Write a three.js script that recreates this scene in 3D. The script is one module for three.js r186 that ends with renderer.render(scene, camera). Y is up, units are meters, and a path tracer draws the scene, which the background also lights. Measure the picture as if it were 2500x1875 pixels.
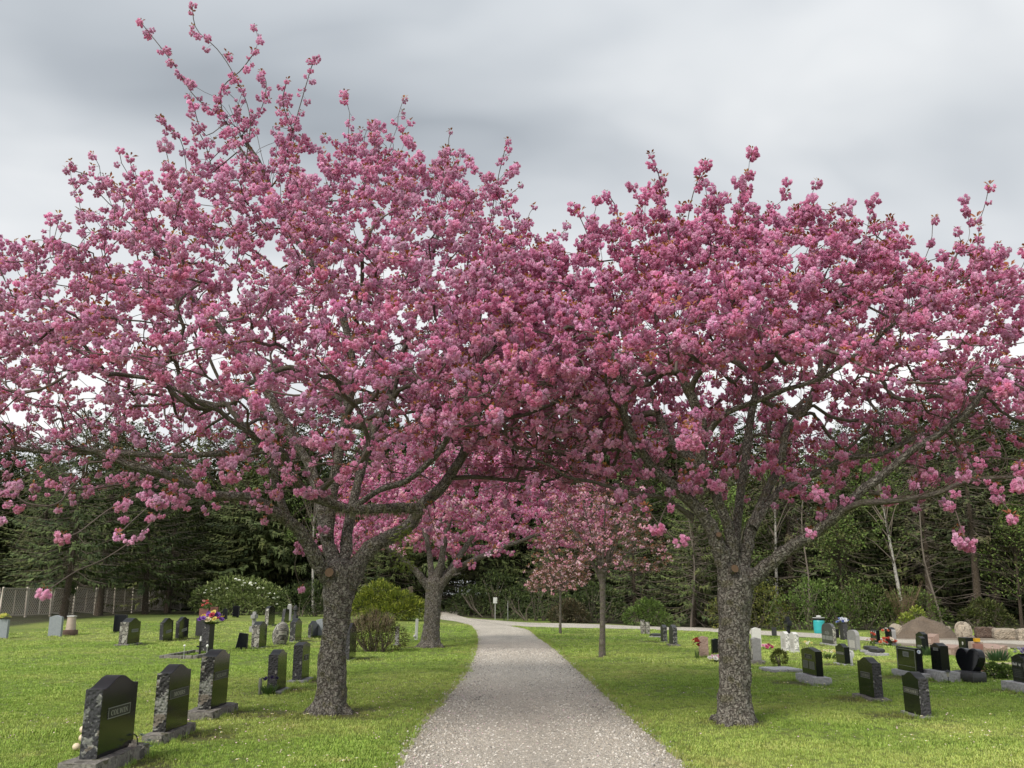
import * as THREE from 'three';
import { mergeGeometries, mergeVertices } from 'three/addons/utils/BufferGeometryUtils.js';
import { MarchingCubes } from 'three/addons/objects/MarchingCubes.js';

// ------------------------------------------------------------------ camera, sky, sun, exposure
const scene = new THREE.Scene();
const camera = new THREE.PerspectiveCamera(46.16, 4 / 3, 0.1, 2000);
camera.position.set(0, 1.7, 0);
camera.rotation.set(13.113 * Math.PI / 180, 0, 0);

const renderer = new THREE.WebGLRenderer({ antialias: true });
renderer.toneMapping = THREE.LinearToneMapping;
renderer.toneMappingExposure = 2.45;
renderer.shadowMap.enabled = true;

const sun = new THREE.DirectionalLight(0xfff6ea, 1.5);
sun.position.set(-30, 46, 22);
sun.target.position.set(0, 0, -20);
sun.shadow.radius = 40;
sun.castShadow = true;
sun.shadow.mapSize.set(4096, 4096);
Object.assign(sun.shadow.camera, { left: -60, right: 60, top: 60, bottom: -60, near: 1, far: 260 });
scene.add(sun, sun.target);

// ------------------------------------------------------------------ numbers
function rng(seed) { let s = seed | 0; return () => { s = (s + 0x6d2b79f5) | 0; let t = Math.imul(s ^ (s >>> 15), 1 | s); t = (t + Math.imul(t ^ (t >>> 7), 61 | t)) ^ t; return ((t ^ (t >>> 14)) >>> 0) / 4294967296; }; }
const clamp = (x, a = 0, b = 1) => Math.min(b, Math.max(a, x)), lerp = (a, b, t) => a + (b - a) * t;
const S = (a, b, x) => { const t = clamp((x - a) / (b - a)); return t * t * (3 - 2 * t); };
const hash3 = (x, y, z) => { let h = Math.imul(x, 374761393) ^ Math.imul(y, 668265263) ^ Math.imul(z, 2147483647 - 1640531526); h = Math.imul(h ^ (h >>> 13), 1274126177); return ((h ^ (h >>> 16)) >>> 0) / 4294967296; };
function vnoise(x, y, z = 0) {
  const ix = Math.floor(x), iy = Math.floor(y), iz = Math.floor(z), fx = x - ix, fy = y - iy, fz = z - iz;
  const u = fx * fx * (3 - 2 * fx), v = fy * fy * (3 - 2 * fy), w = fz * fz * (3 - 2 * fz);
  const q = (a, b, c) => hash3(ix + a, iy + b, iz + c);
  const lo = lerp(lerp(q(0, 0, 0), q(1, 0, 0), u), lerp(q(0, 1, 0), q(1, 1, 0), u), v);
  return w === 0 ? lo : lerp(lo, lerp(lerp(q(0, 0, 1), q(1, 0, 1), u), lerp(q(0, 1, 1), q(1, 1, 1), u), v), w);
}
const fbm = (x, y, z = 0, n = 4) => { let s = 0, a = 0.5, t = 0; for (let i = 0; i < n; i++) { s += a * vnoise(x, y, z); t += a; a *= 0.5; x = x * 2.03 + 17.1; y = y * 2.03 + 3.7; z *= 2.03; } return s / t; };
const V = (x, y, z) => new THREE.Vector3(x, y, z);

// ------------------------------------------------------------------ overcast sky: a computed sheet of cloud
{
  const W = 2048, H = 1024, data = new Float32Array(W * H * 4);
  for (let row = 0; row < H; row++) {
    const up = ((row + 0.5) / H - 0.5) * Math.PI, y = Math.sin(up), cu = Math.cos(up);
    for (let col = 0; col < W; col++) {
      const az = ((col + 0.5) / W - 0.5) * 2 * Math.PI, x = Math.cos(az) * cu, z = Math.sin(az) * cu, o = (row * W + col) * 4;
      let r, g, b;
      if (y > -0.02) {
        const k = 1 / (Math.max(y, 0) + 0.16), px = x * k, pz = z * k;
        const wx = px + 0.55 * fbm(px * 0.8 + 4, pz * 0.8 + 9, 0, 3), wz = pz + 0.5 * fbm(px * 0.8 + 31, pz * 0.8 + 2, 0, 3);
        const big = fbm(wx * 0.42 + 5.3, wz * 0.75 + 11.6, 0, 4), fine = fbm(wx * 1.7 + 2, wz * 2.9 + 8, 0, 4);
        const mid = fbm(wx * 0.95 + 13, wz * 1.5 + 3, 0, 4); let c = clamp((big - 0.5) * 1.7 + (mid - 0.5) * 1.3 + (fine - 0.5) * 0.9 + (Math.abs(fbm(wx * 2.6 + 40, wz * 4.2, 0, 4) - 0.5) - 0.1) * 0.8, -1, 1);
        // the cloud deck over the lawns: a bright break low on the left, grey banks upper left and right
        const bank = (bx, by, wx2, wy2) => z < 0 ? Math.exp(-(((x - bx + 0.5 * (mid - 0.5)) / wx2) ** 2) - (((y - by + 0.22 * (mid - 0.5)) / wy2) ** 2)) : 0;
        c += 0.7 * bank(-0.52, 0.385, 0.16, 0.07) - 0.3 * bank(-0.33, 0.47, 0.22, 0.07) - 0.42 * bank(0.42, 0.41, 0.34, 0.09) - 0.25 * bank(0.12, 0.46, 0.25, 0.06);
        const low = Math.exp(-Math.max(y, 0) / 0.16);
        const L = 0.288 * (1 + 0.42 * c) + 0.165 * low + 0.044 * S(0.45, 0.75, y);
        const blue = clamp(0.5 - 0.55 * c - 0.5 * low);
        r = L * (1.03 - 0.13 * blue); g = L * (1.035 - 0.045 * blue); b = L * (1.035 + 0.06 * blue);
      } else { r = 0.12; g = 0.13; b = 0.1; }
      data[o] = r; data[o + 1] = g; data[o + 2] = b; data[o + 3] = 1;
    }
  }
  const sky = new THREE.DataTexture(data, W, H, THREE.RGBAFormat, THREE.FloatType);
  sky.mapping = THREE.EquirectangularReflectionMapping; sky.magFilter = THREE.LinearFilter; sky.needsUpdate = true;
  scene.background = sky; scene.environment = sky;
}

// ------------------------------------------------------------------ names, tags, groups
const taken = {};
const numbered = (n) => { const k = taken[n] = (taken[n] ?? -1) + 1; return k ? n + '_' + String(k).padStart(3, '0') : n; };
function thing(name, label, category, pos = [0, 0, 0], turn = 0, group) {
  const o = new THREE.Group(); o.name = numbered(name); o.position.set(...pos); o.rotation.y = turn;
  o.userData = { label, category }; if (group) o.userData.group = group;
  scene.add(o); return o;
}
function part(name, geo, mat, parent, stuff, label) {
  const m = new THREE.Mesh(geo, mat); m.name = name; m.castShadow = m.receiveShadow = true;
  if (stuff) m.userData.kind = 'stuff'; if (label) m.userData.label = label;
  parent.add(m); return m;
}
function structure(name, geo, mat) { const m = part(name, geo, mat, scene); m.userData.kind = 'structure'; return m; }
function copies(name, geo, mat, mats, cols, parent) {
  const m = new THREE.InstancedMesh(geo, mat, mats.length); m.name = name; m.castShadow = m.receiveShadow = true; m.userData.kind = 'stuff';
  for (let i = 0; i < mats.length; i++) { m.setMatrixAt(i, mats[i]); if (cols) m.setColorAt(i, cols[i]); }
  parent.add(m); return m;
}

// ------------------------------------------------------------------ geometry builder
class Geo {
  constructor() { this.p = []; this.n = []; this.u = []; this.c = []; this.i = []; this.nv = 0; }
  v(x, y, z, nx, ny, nz, u = 0, w = 0, c = [1, 1, 1]) { this.p.push(x, y, z); this.n.push(nx, ny, nz); this.u.push(u, w); this.c.push(c[0], c[1], c[2]); return this.nv++; }
  tri(a, b, c, col) { // flat triangle from three Vector3
    const ux = b.x - a.x, uy = b.y - a.y, uz = b.z - a.z, vx = c.x - a.x, vy = c.y - a.y, vz = c.z - a.z;
    let nx = uy * vz - uz * vy, ny = uz * vx - ux * vz, nz = ux * vy - uy * vx; const l = Math.hypot(nx, ny, nz) || 1; nx /= l; ny /= l; nz /= l;
    const i = this.v(a.x, a.y, a.z, nx, ny, nz, 0, 0, col); this.v(b.x, b.y, b.z, nx, ny, nz, 1, 0, col); this.v(c.x, c.y, c.z, nx, ny, nz, 1, 1, col); this.i.push(i, i + 1, i + 2);
  }
  tube(pts, radii, sides, { col = [1, 1, 1], tile = 0.5, cap = true, wob = 0, seed = 0 } = {}) {
    const n = pts.length; let ref = V(0, 0, 1), prev = null, len = 0; const T = V(), N = V(), B = V();
    const rep = Math.max(1, Math.round(2 * Math.PI * radii[0] / tile)); let start = this.nv;
    for (let k = 0; k < n; k++) {
      T.subVectors(pts[Math.min(n - 1, k + 1)], pts[Math.max(0, k - 1)]).normalize();
      if (!prev) { ref = Math.abs(T.y) > 0.9 ? V(1, 0, 0) : V(0, 1, 0); } else ref = prev;
      N.copy(ref).addScaledVector(T, -ref.dot(T)).normalize(); B.crossVectors(T, N); prev = N.clone();
      if (k) len += pts[k].distanceTo(pts[k - 1]);
      for (let j = 0; j <= sides; j++) {
        const a = j / sides * Math.PI * 2, ca = Math.cos(a), sa = Math.sin(a), jj = j % sides;
        const r = radii[k] * (1 + wob * (vnoise(jj * 1.7 + seed, k * 0.9 + seed) - 0.5) * 2);
        const nx = N.x * ca + B.x * sa, ny = N.y * ca + B.y * sa, nz = N.z * ca + B.z * sa;
        this.v(pts[k].x + nx * r, pts[k].y + ny * r, pts[k].z + nz * r, nx, ny, nz, j / sides * rep, len / tile, col);
      }
    }
    for (let k = 0; k < n - 1; k++) for (let j = 0; j < sides; j++) { const a = start + k * (sides + 1) + j, b = a + sides + 1; this.i.push(a, a + 1, b, b, a + 1, b + 1); }
    if (cap) { const e = pts[n - 1], m = this.v(e.x, e.y, e.z, T.x, T.y, T.z, 0, 0, col), s0 = start + (n - 1) * (sides + 1); for (let j = 0; j < sides; j++) this.i.push(s0 + j, s0 + j + 1, m); }
    return this;
  }
  build() {
    const g = new THREE.BufferGeometry();
    g.setAttribute('position', new THREE.Float32BufferAttribute(this.p, 3)); g.setAttribute('normal', new THREE.Float32BufferAttribute(this.n, 3));
    g.setAttribute('uv', new THREE.Float32BufferAttribute(this.u, 2)); g.setAttribute('color', new THREE.Float32BufferAttribute(this.c, 3)); g.setIndex(this.i); return g;
  }
}
const spline = (pts, step) => { const c = new THREE.CatmullRomCurve3(pts, false, 'centripetal'), n = Math.max(2, Math.round(c.getLength() / step)); return c.getSpacedPoints(n); };
const box = (w, h, d, x = 0, y = 0, z = 0) => new THREE.BoxGeometry(w, h, d).translate(x, y + h / 2, z);
const join = (...g) => mergeGeometries(g.map((a) => a.index ? a.toNonIndexed() : a));
// box with rounded, slightly uneven edges, uv in metres
function roughBox(w, h, d, { bevel = 0.012, amp = 0, seed = 0, seg = 4 } = {}) {
  const g = new THREE.BoxGeometry(w, h, d, Math.max(2, Math.round(w / 0.08 * seg / 4)), Math.max(2, Math.round(h / 0.08 * seg / 4)), Math.max(2, Math.round(d / 0.08 * seg / 4))), p = g.attributes.position, uv = g.attributes.uv, n = g.attributes.normal;
  for (let i = 0; i < p.count; i++) {
    let x = p.getX(i), y = p.getY(i), z = p.getZ(i);
    const nx = n.getX(i), ny = n.getY(i), nz = n.getZ(i);
    uv.setXY(i, Math.abs(nx) > 0.5 ? z : x, Math.abs(ny) > 0.5 ? z : y);
    const ex = Math.abs(x) > w / 2 - 1e-4 ? 1 : 0, ey = Math.abs(y) > h / 2 - 1e-4 ? 1 : 0, ez = Math.abs(z) > d / 2 - 1e-4 ? 1 : 0;
    if (ex + ey + ez > 1) { const k = bevel * (ex + ey + ez === 3 ? 0.8 : 0.6); if (ex) x -= Math.sign(x) * k; if (ey) y -= Math.sign(y) * k; if (ez) z -= Math.sign(z) * k; }
    if (amp) { const q = (s) => (vnoise(x * 7 + seed + s, y * 7 + s, z * 7 - s) - 0.5) * 2 * amp; x += q(3.1); y += q(8.7); z += q(15.2); }
    p.setXYZ(i, x, y, z);
  }
  g.translate(0, h / 2, 0); const m = mergeVertices(g.clone().deleteAttribute('normal').deleteAttribute('uv')); m.computeVertexNormals(); g.computeVertexNormals(); return g;
}

// ------------------------------------------------------------------ textures
function tex(size, f, { srgb = true, repeat } = {}) { // f(u, v) in 0..1 gives [r, g, b] in 0..1 (linear if srgb is false)
  const d = new Uint8Array(size * size * 4);
  for (let y = 0; y < size; y++) for (let x = 0; x < size; x++) { const c = f(x / size, y / size, x, y), o = (y * size + x) * 4; d[o] = clamp(c[0]) * 255; d[o + 1] = clamp(c[1]) * 255; d[o + 2] = clamp(c[2]) * 255; d[o + 3] = 255; }
  const t = new THREE.DataTexture(d, size, size); t.wrapS = t.wrapT = THREE.RepeatWrapping; t.magFilter = THREE.LinearFilter; if (srgb) t.colorSpace = THREE.SRGBColorSpace; if (repeat) t.repeat.set(repeat, repeat); t.needsUpdate = true; return t;
}
// noise that repeats after one tile: n cells per tile
function tnoise(u, v, n, seed = 0) {
  const x = u * n, y = v * n, ix = Math.floor(x), iy = Math.floor(y), fx = x - ix, fy = y - iy, a = fx * fx * (3 - 2 * fx), b = fy * fy * (3 - 2 * fy), q = (i, j) => hash3(((ix + i) % n + n) % n, ((iy + j) % n + n) % n, seed);
  return lerp(lerp(q(0, 0), q(1, 0), a), lerp(q(0, 1), q(1, 1), a), b);
}
const tfbm = (u, v, n, seed, oct = 4) => { let s = 0, a = 0.5, t = 0; for (let i = 0; i < oct; i++) { s += a * tnoise(u, v, n << i, seed + i * 7); t += a; a *= 0.5; } return s / t; };
// distance to the nearest and second nearest scattered point, tiling; id of the nearest
function tcell(u, v, n, seed) {
  const x = u * n, y = v * n, ix = Math.floor(x), iy = Math.floor(y); let d1 = 9, d2 = 9, id = 0;
  for (let j = -1; j <= 1; j++) for (let i = -1; i <= 1; i++) {
    const cx = ((ix + i) % n + n) % n, cy = ((iy + j) % n + n) % n, dx = ix + i + hash3(cx, cy, seed) - x, dy = iy + j + hash3(cx, cy, seed + 1) - y, d = Math.hypot(dx, dy);
    if (d < d1) { d2 = d1; d1 = d; id = hash3(cx, cy, seed + 2); } else if (d < d2) d2 = d;
  }
  return [d1, d2, id];
}
const mix3 = (a, b, t) => [lerp(a[0], b[0], t), lerp(a[1], b[1], t), lerp(a[2], b[2], t)];

// ------------------------------------------------------------------ terrain
const ground = (x, z) => { const d = -z; return S(1, -8, x) * 0.32 * S(30, 58, d) + 0.2 * S(60, 100, d) - 0.33 * S(22, 38, d) * S(3, 13, x); };
const STONES=[{"x":-4.116,"z":-9.768,"w":0.853,"t":0.171,"h":0.643,"turn":0,"face":1,"g":0.0,"bh":0.14,"shape":"wave","mat":"black","end":"lichenblack","label":"large black headstone with framed name panel, nearest the camera on the left","base":"concrete","bx":0.11,"bz":0.22,"text":"COLWIN","tx":"frame","key":"L1"},
{"x":-4.145,"z":-11.592,"w":0.698,"t":0.154,"h":0.658,"turn":0,"face":1,"g":0.0,"bh":0.12,"shape":"wave","mat":"black","end":"lichenheavy","label":"black wavy-topped headstone with thickly lichened end, second from the front left corner","base":"concrete","bx":0.05,"bz":0.2,"text":"MOIRS","tx":"band","key":"L2"},
{"x":-4.323,"z":-13.708,"w":0.689,"t":0.19,"h":0.712,"turn":0,"face":1,"g":0.0,"bh":0.12,"shape":"wave","mat":"black","end":"lichenheavy","label":"black wavy-topped headstone on a broad concrete base, third from the front left corner","base":"concrete","bx":0.12,"bz":0.25,"text":"NELSON","tx":"band","key":"L3"},
{"x":-4.214,"z":-16.941,"w":0.617,"t":0.173,"h":0.614,"turn":0,"face":1,"g":0.0,"bh":0.04,"shape":"wave","mat":"black","end":"rough","label":"black headstone with purple tulips growing against its near end","base":"grey","bx":0.08,"bz":0.14,"key":"L4"},
{"x":-4.239,"z":-18.939,"w":0.661,"t":0.186,"h":0.66,"turn":0,"face":1,"g":0.0,"bh":0.05,"shape":"peak","mat":"black","end":"rough","label":"tall black headstone just left of the big left cherry trunk","base":"grey","bx":0.08,"bz":0.16,"text":"PYE","tx":"frame","key":"L5"},
{"x":-8.509,"z":-29.448,"w":0.385,"t":0.12,"h":0.508,"turn":1,"g":0.0,"bh":0.0,"shape":"slant","mat":"black","end":"rough","label":"small leaning dark slab with slanted sides left of the lichened stone","key":"L6"},
{"x":-8.214,"z":-30.4,"w":0.887,"t":0.249,"h":0.696,"turn":0,"face":1,"g":0.0,"bh":0.03,"shape":"wave","mat":"black","end":"lichengrey","label":"grey-ended lichened headstone between the leaning slab and the rough boulder stone","base":"grey","bx":0.06,"bz":0.1,"key":"L7"},
{"x":-7.873,"z":-34.017,"w":1.031,"t":0.205,"h":0.666,"turn":0,"face":1,"g":0.018,"bh":0.03,"shape":"wave","mat":"black","end":"lichenblack","label":"dark wavy-topped headstone right of the rough boulder stone","base":"grey","bx":0.05,"bz":0.1,"key":"L9"},
{"x":-7.73,"z":-36.296,"w":1.15,"t":0.13,"h":0.484,"turn":0,"face":1,"g":0.041,"bh":0.02,"shape":"wave","mat":"black","end":"lichenblack","label":"low dark headstone close beside the left cherry trunk","key":"L10"},
{"x":-7.582,"z":-36.965,"w":0.356,"t":0.14,"h":0.61,"turn":1,"g":0.049,"bh":0.03,"shape":"wave","mat":"bluegrey","end":"bluegrey","label":"pale blue-grey headstone half hidden by the left cherry trunk","key":"L11"},
{"x":-12.673,"z":-34.278,"w":1.0,"t":0.133,"h":0.701,"turn":0,"face":1,"g":0.02,"bh":0.0,"shape":"wave","mat":"black","end":"rough","label":"left one of two matching leaning black headstones with name bands","text":"HUNTLEY","tx":"plate","lean":-0.06,"key":"L12"},
{"x":-12.552,"z":-35.53,"w":1.0,"t":0.138,"h":0.697,"turn":0,"face":1,"g":0.033,"bh":0.0,"shape":"wave","mat":"black","end":"rough","label":"right one of two matching leaning black headstones with name bands","text":"HUBLEY","tx":"plate","lean":-0.06,"key":"L13"},
{"x":-13.086,"z":-31.98,"w":1.058,"t":0.289,"h":0.718,"turn":0,"face":1,"g":0.005,"bh":0.05,"shape":"wave","mat":"black","end":"lichengrey","label":"black headstone with crumbling lichened end and pale name band, left lawn","base":"concrete","bx":0.1,"bz":0.18,"text":"VERNON","tx":"plate","key":"L14"},
{"x":-16.718,"z":-39.792,"w":0.522,"t":0.16,"h":0.742,"turn":1,"g":0.09,"bh":0.0,"shape":"flat","mat":"black","end":"rough","label":"plain dark headstone standing behind the crumbling lichened one","key":"L15"},
{"x":-9.069,"z":-27.891,"w":0.448,"t":0.217,"h":0.794,"turn":0,"face":1,"g":0.0,"bh":0.03,"shape":"flat","mat":"charcoal","end":"rough","label":"tall charcoal headstone carrying a bright mixed bouquet on top","key":"L16"},
{"x":-12.232,"z":-36.68,"w":0.353,"t":0.16,"h":0.73,"turn":1,"g":0.046,"bh":0.0,"shape":"peak","mat":"charcoal","end":"rough","label":"charcoal headstone directly behind the one with the bouquet","key":"L17"},
{"x":-17.572,"z":-53.052,"w":0.513,"t":0.16,"h":0.588,"turn":1,"g":0.294,"bh":0.0,"shape":"flat","mat":"pinkstone","end":"pinkstone","label":"reddish granite headstone with an orange flower spray, by the fence end","key":"L19"},
{"x":-17.194,"z":-53.684,"w":0.425,"t":0.16,"h":0.664,"turn":1,"g":0.3,"bh":0.0,"shape":"flat","mat":"pinkstone","end":"pinkstone","label":"reddish granite headstone right of the one with the orange spray","key":"L19b"},
{"x":-15.85,"z":-51.362,"w":0.248,"t":0.14,"h":0.591,"turn":1,"g":0.275,"bh":0.02,"shape":"wave","mat":"black","end":"rough","label":"narrow dark headstone in front of the white-flowered shrub, left one","key":"L20"},
{"x":-16.613,"z":-55.942,"w":0.369,"t":0.14,"h":0.669,"turn":1,"g":0.315,"bh":0.02,"shape":"flat","mat":"black","end":"rough","label":"dark square headstone touching the foot of the white-flowered shrub","key":"L21"},
{"x":-11.906,"z":-45.784,"w":1.15,"t":0.179,"h":0.674,"turn":0,"face":1,"g":0.19,"bh":0.03,"shape":"round","mat":"black","end":"lichengrey","label":"round-shouldered dark headstone with pale rough end before the shrub","base":"grey","bx":0.06,"bz":0.1,"key":"L23"},
{"x":-11.924,"z":-48.887,"w":1.15,"t":0.149,"h":0.701,"turn":0,"face":1,"g":0.24,"bh":0.0,"shape":"slant","mat":"black","end":"rough","label":"dark slanted headstone beside the tall grey marker near the yew","key":"L24"},
{"x":-11.984,"z":-50.051,"w":0.22,"t":0.1,"h":0.812,"turn":1,"g":0.257,"bh":0.03,"shape":"flat","mat":"grey","end":"grey","label":"tall thin grey marker with a white cap near the dark yew","key":"L24b"},
{"x":-19.597,"z":-35.884,"w":0.455,"t":0.15,"h":0.668,"turn":1,"g":0.036,"bh":0.03,"shape":"peak","mat":"bluegrey","end":"bluegrey","label":"pale grey headstone at the left picture edge with yellow flowers on top","base":"concrete","bx":0.06,"bz":0.06,"key":"L26"},
{"x":-18.165,"z":-37.145,"w":0.503,"t":0.16,"h":0.66,"turn":1,"g":0.052,"bh":0.02,"shape":"wave","mat":"bluegrey","end":"bluegrey","label":"pale blue-grey headstone left of the small cream pillar","base":"concrete","bx":0.05,"bz":0.05,"key":"L27"},
{"x":-4.303,"z":-24.981,"w":1.073,"t":0.13,"h":0.719,"turn":0,"face":1,"g":0.0,"bh":0.02,"shape":"wave","mat":"black","end":"rough","label":"dark polished headstone peeping out right of the left cherry trunk","base":"grey","bx":0.05,"bz":0.08,"key":"L29"},
{"x":-3.836,"z":-31.234,"w":0.123,"t":0.15,"h":0.54,"turn":1,"g":0.001,"bh":0.08,"shape":"wave","mat":"grey","end":"grey","label":"thin grey headstone right of the brown dwarf conifer","base":"grey","bx":0.06,"bz":0.06,"key":"L30"},
{"x":5.797,"z":-13.597,"w":0.58,"t":0.143,"h":0.502,"turn":0,"face":-1,"g":0.0,"bh":0.04,"shape":"wave","mat":"black","end":"rough","label":"dark wavy-topped headstone with grey rough end, nearest on the right lawn","base":"grey","bx":0.03,"bz":0.12,"text":"CREASER","tx":"band","key":"R1"},
{"x":5.94,"z":-15.675,"w":0.635,"t":0.146,"h":0.54,"turn":0,"face":-1,"g":0.0,"bh":0.06,"shape":"wave","mat":"black","end":"rough","label":"dark wavy-topped headstone with rusty base corner, second nearest on the right","base":"concrete","bx":0.08,"bz":0.17,"text":"LEEMAN","tx":"frame","key":"R2"},
{"x":5.89,"z":-18.465,"w":0.847,"t":0.133,"h":0.459,"turn":0,"face":-1,"g":0.0,"bh":0.16,"shape":"peak","mat":"black","end":"black","label":"black headstone with two grey inscription plates on a thick pale granite base","base":"granite","bx":0.11,"bz":0.16,"text":"CROSS","tx":"frame2","key":"R3"},
{"x":8.187,"z":-23.239,"w":0.626,"t":0.13,"h":0.393,"turn":0,"face":-1,"g":-0.003,"bh":0.04,"shape":"wave","mat":"black","end":"black","label":"small black headstone with white angel figurines at its far corner","base":"granite","bx":0.06,"bz":0.12,"text":"JOLLIMORE","tx":"band","key":"R4"},
{"x":8.344,"z":-19.745,"w":1.024,"t":0.134,"h":0.474,"turn":0,"face":-1,"g":0.0,"bh":0.13,"shape":"flat","mat":"black","end":"black","label":"wide flat-topped black headstone with white border line and blue round badge","base":"granite","bx":0.07,"bz":0.2,"text":"ESNER","tx":"border","key":"R5"},
{"x":8.68,"z":-19.065,"w":0.42,"t":0.172,"h":0.481,"turn":0,"face":-1,"g":0.0,"bh":0.2,"shape":"wave","mat":"black","end":"black","label":"black wavy-topped headstone on a high rock-faced granite base","base":"granite","bx":0.12,"bz":0.2,"text":"ROSS","tx":"smallplate","key":"R6"},
{"x":13.301,"z":-27.404,"w":0.465,"t":0.249,"h":0.491,"turn":0,"face":-1,"g":-0.088,"bh":0.05,"shape":"flat","mat":"black","end":"black","label":"glossy black headstone with an oval portrait behind the heart-shaped stone","text":"","tx":"oval","key":"R8"},
{"x":9.127,"z":-16.845,"w":0.42,"t":0.166,"h":0.428,"turn":0,"face":-1,"g":0.0,"bh":0.17,"shape":"wave","mat":"blackgrey","end":"rough","label":"black headstone with white script lettering cut by the right picture edge","base":"granite","bx":0.14,"bz":0.2,"text":"Hall W","tx":"script","key":"R10"},
{"x":13.483,"z":-30.768,"w":0.577,"t":0.146,"h":0.565,"turn":0,"face":-1,"g":-0.189,"bh":0.04,"shape":"wave","mat":"black","end":"black","label":"taller rear one of two glossy black headstones behind the wide flat-topped stone","tx":"plate","text":"","key":"R12"},
{"x":12.192,"z":-27.931,"w":0.42,"t":0.13,"h":0.478,"turn":0,"face":-1,"g":-0.101,"bh":0.04,"shape":"wave","mat":"black","end":"black","label":"front one of two glossy black headstones behind the wide flat-topped stone","tx":"plate","text":"","key":"R12b"},
{"x":8.886,"z":-30.443,"w":0.588,"t":0.13,"h":0.508,"turn":0,"face":-1,"g":-0.113,"bh":0.05,"shape":"wave","mat":"white","end":"whitelichen","label":"left one of the twin white marble headstones","base":"white","bx":0.06,"bz":0.08,"tx":"panel","text":"","key":"R13"},
{"x":8.774,"z":-29.112,"w":0.503,"t":0.139,"h":0.522,"turn":0,"face":-1,"g":-0.085,"bh":0.05,"shape":"wave","mat":"white","end":"whitelichen","label":"right one of the twin white marble headstones","base":"white","bx":0.06,"bz":0.08,"tx":"panel","text":"","key":"R13b"},
{"x":12.883,"z":-38.02,"w":1.267,"t":0.131,"h":0.552,"turn":0,"face":-1,"g":-0.33,"bh":0.07,"shape":"round","mat":"darkgrey","end":"lichengrey","label":"dark grey round-topped headstone with four pale plates beyond the small black one","base":"granite","bx":0.06,"bz":0.15,"text":"GREENE","tx":"fourplates","key":"R15"},
{"x":14.998,"z":-43.376,"w":0.322,"t":0.2,"h":0.439,"turn":1,"g":-0.33,"bh":0.0,"shape":"flat","mat":"black","end":"black","label":"plain black headstone hidden behind the one with four plates","key":"R16"},
{"x":11.958,"z":-32.758,"w":0.816,"t":0.13,"h":0.518,"turn":0,"face":-1,"g":-0.239,"bh":0.03,"shape":"round","mat":"grey","end":"grey","label":"light grey round-shouldered headstone between the angel figurines and the low markers","tx":"panel","text":"","key":"R18"},
{"x":15.244,"z":-39.228,"w":0.745,"t":0.13,"h":0.492,"turn":0,"face":-1,"g":-0.33,"bh":0.06,"shape":"flat","mat":"black","end":"black","label":"black upright headstone with three white figures etched on it","base":"granite","bx":0.06,"bz":0.1,"tx":"three","text":"","key":"R19"},
{"x":15.502,"z":-38.28,"w":0.739,"t":0.166,"h":0.496,"turn":0,"face":-1,"g":-0.33,"bh":0.06,"shape":"round","mat":"blackgrey","end":"grey","label":"black and grey headstone heaped with orange flowers","base":"granite","bx":0.08,"bz":0.12,"key":"R20"},
{"x":8.613,"z":-32.991,"w":0.316,"t":0.16,"h":0.653,"turn":1,"g":-0.15,"bh":0.0,"shape":"wave","mat":"white","end":"white","label":"pale grey headstone peeping out behind the right cherry trunk, rear one","key":"R25"},
{"x":6.08,"z":-23.391,"w":0.223,"t":0.18,"h":0.518,"turn":1,"g":-0.002,"bh":0.1,"shape":"wave","mat":"grey","end":"lichengrey","label":"lichened grey headstone on a concrete base touching the right cherry trunk","base":"concrete","bx":0.06,"bz":0.1,"key":"R26"},
{"x":5.29,"z":-25.889,"w":0.236,"t":0.2,"h":0.52,"turn":1,"g":-0.007,"bh":0.02,"shape":"wave","mat":"pinkstone2","end":"pinkstone2","label":"salmon pink granite headstone with red flowers beside it","key":"R27"},
{"x":5.881,"z":-27.007,"w":0.258,"t":0.18,"h":0.43,"turn":1,"g":-0.015,"bh":0.0,"shape":"wave","mat":"black","end":"black","label":"dark headstone half hidden behind the right cherry trunk, left side","key":"R28"},
{"x":5.641,"z":-34.704,"w":0.655,"t":0.15,"h":0.509,"turn":0,"face":-1,"g":-0.051,"bh":0.05,"shape":"wave","mat":"charcoal","end":"lichenblack","label":"shorter one of the pair of dark headstones left of the pink one","base":"concrete","bx":0.08,"bz":0.1,"key":"R29"},
{"x":5.5,"z":-31.909,"w":0.7,"t":0.152,"h":0.547,"turn":0,"face":-1,"g":-0.035,"bh":0.08,"shape":"wave","mat":"charcoal","end":"lichenblack","label":"taller one of the pair of dark headstones left of the pink one","base":"concrete","bx":0.1,"bz":0.12,"key":"R29b"},
{"x":5.833,"z":-41.664,"w":0.42,"t":0.145,"h":0.598,"turn":0,"face":-1,"g":-0.064,"bh":0.03,"shape":"flat","mat":"lichengrey","end":"lichengrey","label":"taller of two lichen-white posts of stone by the cross road","key":"R30"},
{"x":6.016,"z":-41.427,"w":0.42,"t":0.145,"h":0.524,"turn":0,"face":-1,"g":-0.072,"bh":0.03,"shape":"flat","mat":"lichengrey","end":"lichengrey","label":"shorter of two lichen-white posts of stone by the cross road","key":"R30b"},
{"x":12.73,"z":-45.359,"w":0.218,"t":0.12,"h":0.441,"turn":1,"g":-0.329,"bh":0.0,"shape":"flat","mat":"charcoal","end":"charcoal","label":"small dark lone headstone near the road right of the trunk","key":"R32"}];
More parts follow.
